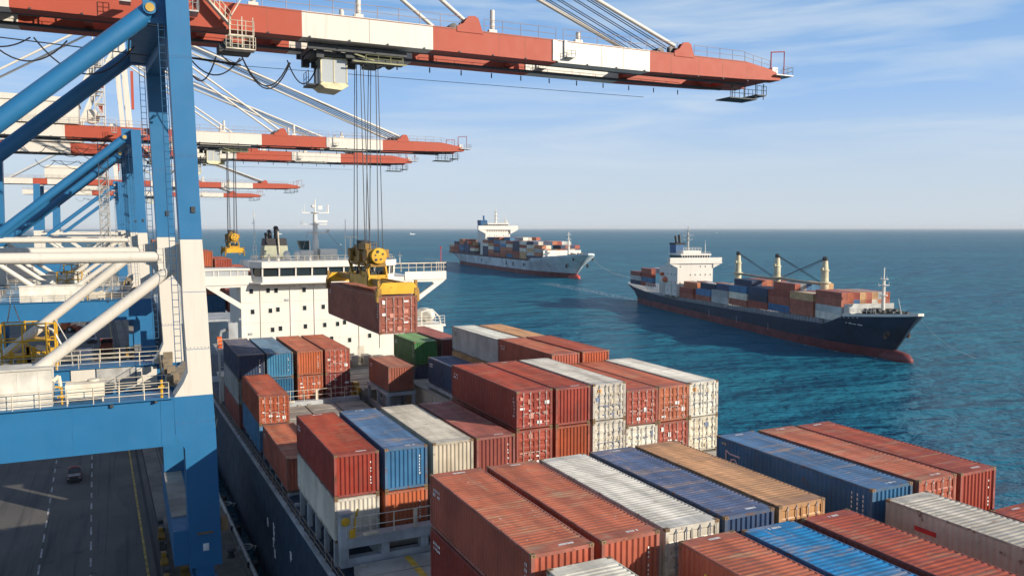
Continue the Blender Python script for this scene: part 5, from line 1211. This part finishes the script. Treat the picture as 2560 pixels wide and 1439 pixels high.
    for k in range(60):
        u = 102.2 + rnd.random() * 9.5; lim = 4.6 * (1 - (u - 102) / 15); y = rnd.uniform(-lim, lim); s = .25 + rnd.random() * .5
        f.box(u, u + s, y, y + s, 8.8, 9.6 + rnd.random() * .9)
        if k % 5 == 0: f.lathe((u, y, 10.0), [(.1, -.5), (.45, -.45), (.45, .45), (.1, .5)], 10, 0, None, 'y')
    f.build('anchor_windlass', paint('windlass dark', (.06, .065, .06), .6, .5, .6, .5), root)
    f = MB(); f.rail([(102, -5.9, 9.4), (109, -4.4, 9.9)], .8, 2, 1.2, .05); f.tube((113, -1.2, 10), (112.2, -1.4, 13.2), .07, 5); f.build('bow_railing', SWHITE, root)
    mast(root, 105.5, 0, 9.2, 19.4, .42, ((.40, 1.0), (.62, 1.3), (.75, .7)), 'foremast')
    ln = MB(); ln.path([(115, 1.5, 9.5), (115, 5, 6), (114.5, 10, 2.8), (113.5, 17, .2)], .014, 4); o = ln.build('tow_line', GREYS); o.matrix_world = M; tag(o, 'thin pale line running from the navy ship bow down to the water', 'rope')
    wake(M, [(114.5, -1.2, .5), (108, -2.6, .5), (98, -5.2, .35), (84, -6.9, .3), (70, -7.0, .2)]); wake(M, [(-32, -2, 1.2), (-50, -3, 2.5), (-90, -6, 4), (-140, -12, 5)])
    wake(M, [(114.8, 0, 1.2), (112, -1.4, 1.0), (107, -3.0, .6)])
navy_ship()
def grey_ship():
    loc = Vector((236.9, 485.1, ZW)); d = Vector((-.0994, -.995, 0)); rz = math.atan2(d.y, d.x)
    root = empty('container_ship', loc, 'large grey container ship with white bridge house sailing toward the camera near the horizon', 'ship', None, rz)
    M = Matrix.Translation(loc) @ Matrix.Rotation(rz, 4, 'Z'); hb = 12.4
    S = [(-135, 8, 1, 9.6, -122), (-128, 10.5, 4, 9.2, -115), (-110, 12, 9, 8.6, -105), (-70, hb, 12, 8.2, -70), (0, hb, 12.2, 8.2, 0), (40, hb, 11.6, 8.4, 40), (52, hb, 10.6, 8.5, 51), (53, hb, 10.5, 8.6, 52), (56, hb, 10.2, 10.2, 55), (74, 12.2, 7.2, 10.8, 70), (90, 10.6, 3.6, 11.6, 82), (102, 7.5, 1.6, 12.6, 89), (109, 4, .8, 13.2, 92.5), (112, 1.0, .3, 13.6, 94)]
    hull(root, S, 2.7, [HULLG, HULLR, SGREY])
    b = MB(); b.lathe((84, 0, .2), [(.3, 0), (2.2, 3), (2.6, 8), (2.0, 12), (.9, 14), (.1, 14.6)], 14, 0, None, 'x'); b.build('bulbous_bow', paint('bulb red', (.42, .06, .04), .1, .1), root)
    g = MB(); pts = [(74, -12.2, 10.8), (90, -10.6, 11.6), (102, -7.5, 12.6), (109, -4, 13.2), (112, -1, 13.6), (112, 1, 13.6), (109, 4, 13.2), (102, 7.5, 12.6), (90, 10.6, 11.6), (74, 12.2, 10.8)]
    for a, c in zip(pts, pts[1:]): g.beam((a[0], a[1], a[2] + .4), (c[0], c[1], c[2] + .4), .2, 1.0)
    g.build('bow_bulwark', HULLG, root)
    for sy in (-1, 1):
        a = MB(); a.lathe((95.5, sy * 6.4, 7.0), [(.1, -.4), (1.1, -.3), (1.2, .2), (.3, .4)], 10, 0, None, 'y'); a.build('anchor', plain('anchor dark', (.03, .03, .03)), root)
        a = MB(); a.lathe((103.5, sy * 5.9, 10.9), [(.1, -.4), (.8, -.3), (.8, .2), (.2, .3)], 10, 0, None, 'y'); a.build('mooring_hole', plain('anchor dark', (.03, .03, .03)), root)
    t = MB()
    for u, z, h in ((12, 4.5, 3.2), (25, 4.6, 2.2), (-40, 5, 1.6), (44, 5, 1.8)): t.box(u, u + .9, -12.55, -12.2, z, z + h)
    t.build('hull_mark', plain('hull mark dark', (.04, .05, .05)), root)
    d2 = MB(); u = -126
    while u < 52: d2.box(u, u + 1.2, -12.45, -12.1, 8.2, 9.3); u += 3.1
    d2.build('lashing_post', plain('maroon posts', (.10, .04, .045)), root)
    d2 = MB(); d2.box(-125, 72, -11.8, 11.8, 8.0, 9.1); d2.build('hatch_coaming', SGREY, root)
    ship_house(root, -52, -40, 9.2, 9, 26.8, 15, 27, 4.6, -38.5, 6, nwin=10)
    h = MB(); h.box(-56, -52, -6, 6, 9, 29); h.build('engine_casing', SWHITE, root)
    f = MB(); f.loft([[(-66, -6.5, 26), (-59, -6.5, 26), (-59, -2, 26), (-66, -2, 26)], [(-67, -6.8, 33.8), (-58.5, -6.8, 33.8), (-58.5, -1.8, 33.8), (-67, -1.8, 33.8)]]); f.tube((-61, -3.6, 33.8), (-61.6, -3.6, 37), .7, 8); f.build('funnel', FBLUE, root)
    f = MB(); f.box(-66, -57, -7, 0, 9, 26); f.build('engine_casing', SWHITE, root)
    mast(root, -46, .5, 31, 41.5, .9, ((.3, 2.2), (.55, 2.4), (.8, 1.6))); mast(root, -44, 6.6, 31, 37.5, .3, ((.4, .9),), 'signal_mast'); mast(root, -42, 7.2, 31, 34, .8, (), 'satellite_mast')
    f = MB(); f.box(74.2, 75, -11.9, 11.9, 10.7, 15.2); f.build('breakwater', SWHITE, root)
    f = MB()
    for k in range(40): u = 88 + rnd.random() * 12; y = rnd.uniform(-5, 5); f.box(u, u + .9, y, y + .9, 11.4, 13.2 + rnd.random() * 1.2)
    f.build('anchor_windlass', plain('windlass grey', (.12, .11, .10)), root)
    mast(root, 85, -.5, 11.2, 25.6, .75, ((.5, 1.5), (.72, 1.0), (.9, .6)), 'foremast')
    G = 'containers on the grey container ship'; L, W, H = 11.6, 2.92, 2.08; pal = ['red', 'rust orange', 'navy', 'light blue', 'grey', 'red', 'white', 'tan', 'blue', 'brown red', 'rust orange', 'red', 'red', 'rust orange', 'steel blue', 'cream']
    r2 = random.Random(11); pick = lambda: r2.choice(pal); n = 9
    tiers = [6, 6, 6, 6, 5, 5, 5, 5, 4]
    for i in range(n):
        u = -37.5 + i * 12.35; z = 9.2 + .05 * i; bw = ORD[n - 1 - i]
        for t in range(tiers[i] - (1 if i in (0, 3) else 0)):
            c = pick(); fbox(M, u, -12.1, z + t * (H + .02), L, W, H, c, f"{c} container at near side, {bw} bay from bow, {TIER[t]} tier, grey ship", G)
        for k in range(1, 8):
            t = tiers[i] - 1 if r2.random() < .75 or k == 1 else tiers[i] - 2
            c = pick(); fbox(M, u, -12.1 + k * (W + .1), z + t * (H + .02), L, W, H, c, f"{c} container, {ORD[k]} row inboard, {bw} bay from bow, highest tier, grey ship", G)
        if i == n - 1:
            for t in (2,):
                for k in range(1, 8): c = pick(); fbox(M, u, -12.1 + k * (W + .1), z + t * (H + .02), L, W, H, c, f"{c} container, {ORD[k]} row, {TIER[t]} tier of the foremost bay, grey ship", G)
    for i, u in enumerate((-126, -112, -98, -84, -70)):
        for t in range((3, 4, 5, 5, 4)[i]):
            c = pick(); fbox(M, u, -11.6, 9.2 + t * (H + .02), L, W, H, c, f"{c} container behind bridge house, {ORD[i]} stack from stern, {TIER[t]} tier, grey ship", G)
        c = pick(); fbox(M, u, -8.4, 9.2 + ((3, 4, 5, 5, 4)[i] - 1) * (H + .02), L, W, H, c, f"{c} container, second row behind bridge house, {ORD[i]} stack from stern, grey ship", G)
    f = MB(); f.lathe((-66, -13.0, 17), [(.2, -3.4), (1.2, -2.4), (1.4, 0), (1.2, 2.4), (.2, 3.4)], 10, 0, None, 'x'); f.build('lifeboat', ORANGE, root)
    wake(M, [(97, 1, 1.5), (93, -3, 1.0), (80, -8, .7), (60, -11.5, .5)]); wake(M, [(-125, -2, 2), (-160, -4, 5), (-230, -8, 9)])
    ln = MB(); ln.path([(110, 2, 11.5), (110, 8, 7), (109.5, 16, 3.2), (108.5, 26, .8), (108, 34, .1)], .03, 4); o = ln.build('tow_line', RAILC); o.matrix_world = M; tag(o, 'thin pale line running from the grey ship bow down to the water', 'rope')
grey_ship()
def horizon_ships():
    for i, (x, y, s, rz, lb) in enumerate(((1130, 3350, .22, .3, 'hazy grey ship on the horizon left of the grey container ship'), (1480, 3300, .1, 1.0, 'tiny white boat on the horizon, just left of the large grey ship'), (620, 3700, .3, .2, 'faint low ship on the horizon beyond the second crane spreader'), (3000, 3600, .13, .5, 'tiny vessel on the horizon above the navy ship'), (330, 1350, .05, .9, 'small white launch far out behind the bridge house funnel'))):
        root = empty('distant_ship', (x, y, ZW), lb, 'ship', 'distant vessels on the horizon', rz); root.scale = (s, s, s)
        h = MB(); h.loft([[(-70, -9, 8), (-68, -5, -1), (-68, 5, -1), (-70, 9, 8)], [(40, -11, 8), (40, -9, -1), (40, 9, -1), (40, 11, 8)], [(78, -1, 12), (70, -.5, -1), (70, .5, -1), (78, 1, 12)]]); h.build('hull', HULLG, root)
        h = MB(); h.box(-55, -35, -8, 8, 8, 30); h.box(-50, -42, -3, 3, 30, 42); h.box(-30, 45, -8, 8, 8, 15); h.tube((50, 0, 8), (50, 0, 30), .8, 6); h.build('bridge_house', HULLG, root)
horizon_ships()
# ------------------------------------------------------------------ vehicles on the quay
def vehicle(kind, x, y, rz, label, body, s=1.0):
    root = empty({'pickup': 'pickup_truck', 'truck': 'flatbed_truck', 'tractor': 'terminal_tractor', 'loader': 'wheel_loader'}[kind], (x, y, ZQ), label, {'pickup': 'pickup truck', 'truck': 'truck', 'tractor': 'tractor', 'loader': 'loader'}[kind], None, rz); root.scale = (s, s, s)
    P = lambda mb, n, m, par=None: mb.build(n, m, par or root)
    def wheels(pos, r, w):
        for (a, b) in pos:
            t = MB(); t.lathe((a - w / 2, b, r), [(r * .6, 0), (r, .04), (r, w - .04), (r * .6, w)], 16, 0, None, 'x'); wo = P(t, 'wheel', RUBBER)
            t = MB(); t.lathe((a - w / 2 - .01, b, r), [(.02, 0), (r * .55, .01), (r * .55, w + .01), (.02, w + .02)], 12, 0, None, 'x'); P(t, 'rim', GREYS, wo)
    if kind == 'pickup':        # front towards -Y
        b = MB(); prof = [(-2.6, .45), (2.55, .45), (2.6, 1.0), (1.0 - .2, 1.02), (.75, 1.02), (-.95, 1.05), (-2.35, 1.0), (-2.62, .85)]
        b.prism(prof, -.9, .9, 0, 'yz'); P(b, 'body', body)
        c = MB(); c.loft([[(-.86, -1.15, 1.03), (.86, -1.15, 1.03), (.86, .85, 1.03), (-.86, .85, 1.03)], [(-.70, -.45, 1.68), (.70, -.45, 1.68), (.70, .60, 1.68), (-.70, .60, 1.68)]]); cab = P(c, 'cab', body)
        g = MB(); g.add([(-.72, -2.5, 1.015), (.72, -2.5, 1.015), (.72, -1.2, 1.06), (-.72, -1.2, 1.06)], [(0, 1, 2, 3)]); P(g, 'bonnet', plain('bonnet grey', (.26, .26, .25), .4))
        for nm, q in (('windscreen', [(-.75, -1.08, 1.12), (.75, -1.08, 1.12), (.63, -.53, 1.62), (-.63, -.53, 1.62)]), ('rear_window', [(.7, .84, 1.15), (-.7, .84, 1.15), (-.6, .65, 1.6), (.6, .65, 1.6)])):
            g = MB(); off = -.02 if nm == 'windscreen' else .02; g.add([(a, bb + off, cc + .02) for a, bb, cc in q], [(0, 1, 2, 3)]); P(g, nm, GLASS, cab)
        for sx in (-1, 1):
            g = MB(); g.add([(sx * .86, -.85, 1.12), (sx * .86, .72, 1.12), (sx * .745, .55, 1.6), (sx * .745, -.38, 1.6)], [(0, 1, 2, 3)]); P(g, 'side_window', GLASS, cab)
            g = MB(); g.box(sx * .72 - .14, sx * .72 + .14, -2.64, -2.58, .68, .84); P(g, 'headlight', CGLASS)
        g = MB(); g.box(-.85, .85, -2.74, -2.6, .38, .6); g.box(-.45, .45, -2.66, -2.6, .64, .86); P(g, 'bumper', DARK)
        g = MB(); g.box(-.78, .78, .95, 2.5, 1.0, 1.03); P(g, 'load_bed', DARK)
        g = MB(); g.box(-.5, .5, -.2, .0, 1.69, 1.76); P(g, 'light_bar', MRED, cab)
        wheels([(-.82, -1.65), (.82, -1.65), (-.82, 1.6), (.82, 1.6)], .37, .24)
    elif kind == 'truck':
        b = MB(); b.box(-1.2, 1.2, -3.2, 3.2, .9, 1.05); b.box(-.5, .5, -3.4, 4.6, .6, .9); P(b, 'chassis', DARK)
        b = MB(); b.box(-1.2, 1.2, -3.2, -3.1, 1.05, 2.1); b.box(-1.2, -1.12, -3.1, 3.2, 1.05, 1.9); b.box(1.12, 1.2, -3.1, 3.2, 1.05, 1.9)
        for x in (-1.0, -.5, 0, .5, 1.0): b.box(x - .05, x + .05, -3.26, -3.2, .9, 2.2)
        P(b, 'load_bed', body)
        b = MB(); b.box(-1.15, 1.15, 3.4, 5.0, .8, 2.7); cab = P(b, 'cab', body); b = MB(); b.box(-1.0, 1.0, 3.36, 3.4, 1.8, 2.5); P(b, 'rear_window', GLASS, cab)
        b = MB(); b.box(-1.1, -.8, -3.3, -3.26, .7, .85); b.box(.8, 1.1, -3.3, -3.26, .7, .85); P(b, 'tail_light', MRED)
        wheels([(-1, -2), (1, -2), (-1, -.9), (1, -.9), (-1, 4), (1, 4)], .5, .32)
    elif kind == 'tractor':
        b = MB(); b.box(-1.15, 1.15, -2.6, 2.8, .55, 1.0); b.box(-1.2, 1.2, -3.0, -2.6, .45, 1.1); P(b, 'chassis', body)
        c = MB(); c.loft([[(-1.1, -2.6, 1.0), (1.1, -2.6, 1.0), (1.1, -.6, 1.0), (-1.1, -.6, 1.0)], [(-1.0, -2.35, 2.8), (1.0, -2.35, 2.8), (1.0, -.7, 2.8), (-1.0, -.7, 2.8)]]); cab = P(c, 'cab', body)
        g = MB(); g.add([(-.95, -2.52, 1.75), (.95, -2.52, 1.75), (.9, -2.40, 2.6), (-.9, -2.40, 2.6)], [(0, 1, 2, 3)]); P(g, 'windscreen', GLASS, cab)
        g = MB(); g.box(-1.0, -.65, -3.04, -3.0, .7, .95); g.box(.65, 1.0, -3.04, -3.0, .7, .95); P(g, 'headlight', CGLASS)
        g = MB(); g.box(-1.0, 1.0, -.4, 2.6, 1.0, 1.6); P(g, 'engine_cover', DARK); g = MB(); g.box(-.15, .15, -1.6, -1.3, 2.8, 3.0); P(g, 'beacon', ORANGE, cab)
        wheels([(-1, -1.7), (1, -1.7), (-1, 1.6), (1, 1.6)], .52, .34)
    else:
        b = MB(); b.box(-1.1, 1.1, -1.8, 2.2, .8, 1.8); b.box(-.9, .9, -2.6, -1.8, .9, 1.5); P(b, 'chassis', body)
        c = MB(); c.box(-.8, .8, -.6, 1.0, 1.8, 2.2); c.box(-.9, .9, -.7, 1.1, 3.1, 3.25)
        for xx in (-.8, .72):
            for yy in (-.6, .92): c.box(xx, xx + .08, yy, yy + .08, 2.2, 3.1)
        cab = P(c, 'cab', body); g = MB(); g.box(-.72, .72, -.5, .9, 2.2, 3.1); P(g, 'cab_window', CGLASS, cab)
        g = MB(); g.prism([(-3.9, .2), (-2.9, .2), (-2.7, 1.3), (-3.0, .5)], -1.5, 1.5, 0, 'yz'); g.beam((-.6, -1.8, 1.6), (-.6, -3.0, .8), .2, .25); g.beam((.6, -1.8, 1.6), (.6, -3.0, .8), .2, .25); P(g, 'bucket', CRED)
        wheels([(-1.1, -1.2), (1.1, -1.2), (-1.1, 1.4), (1.1, 1.4)], .75, .5)
    return root
vp = lambda n, c: paint(n, c, .2, .05, .35, .6)
vehicle('pickup', -5.3, 94.4, .03, 'dark red pickup with grey bonnet driving on the shaded quay road', vp('dark red car paint', (.085, .022, .028)), .72)
vehicle('pickup', -7.1, 208, .05, 'white pickup on the quay road beyond the diagonal white tube', vp('white car paint', (.6, .62, .65)), 1.05)
vehicle('truck', -3.7, 187, 0, 'red flatbed truck seen from behind on the quay road near the cabinets', vp('red truck paint', (.40, .06, .03)), 1.0)
vehicle('tractor', 1.45, 109.5, 0, 'orange terminal tractor half hidden under the nearest blue portal beam', vp('orange tractor paint', (.60, .16, .02)), .85)
vehicle('loader', -13.3, 231, 1.2, 'orange wheel loader with red bucket far down the quay road', vp('orange loader paint', (.55, .11, .02)), 1.0)
vehicle('pickup', -8.4, 236, .1, 'faint dark pickup parked behind the white one on the quay road', vp('grey car paint', (.12, .10, .12)), 1.0)
container(-8.5, 172.5, ZQ + 2.6, 5.4, 'corr', 'steel blue', 'dark blue container standing on the quay road behind the cream railing', group='containers on the quay')
# bollards along the edge
def bollards():
    proto = None
    for i, y in enumerate((66, 76, 88, 104)):
        if proto is None:
            b = MB(); b.lathe((0, 0, 0), [(.3, 0), (.22, .15), (.2, .4), (.34, .5), (.34, .58), (.1, .64)], 14); proto = b.build('bollard', DARK); o = proto
        else: o = proto.copy(); COL.objects.link(o)
        o.location = (qx(7.2, y), y, ZQ + .02); tag(o, ['nearest', 'second', 'third', 'farthest'][i] + ' black mooring bollard on the concrete quay edge behind the crane foot', 'bollard', 'bollards on the quay edge')
bollards()
for i, (p, q) in enumerate((((7.0, 88, ZQ + .5), (8.9, 92.5, -20.0)), ((7.0, 88, ZQ + .5), (8.85, 95, -20.2)))):
    r = MB(); r.tube(p, q, .05, 5); tag(r.build('mooring_rope', RAILC), ['upper', 'lower'][i] + ' pale mooring rope between quay bollard and navy hull', 'rope', 'mooring ropes')

# ------------------------------------------------------------------ sea haze
def haze():
    m = bpy.data.materials.new('sea haze'); m.use_nodes = True; n = m.node_tree.nodes; n.clear()
    o = n.new('ShaderNodeOutputMaterial'); v = n.new('ShaderNodeVolumePrincipled'); v.inputs['Color'].default_value = (.95, .98, 1.0, 1)
    v.inputs['Density'].default_value = 5e-5; v.inputs['Anisotropy'].default_value = 0; m.node_tree.links.new(v.outputs[0], o.inputs['Volume'])
    b = MB(); b.box(-41000, 41000, -41000, 41000, ZW - 5, 46); h = b.build('haze', m); h['kind'] = 'stuff'; h.display_type = 'WIRE'
haze()
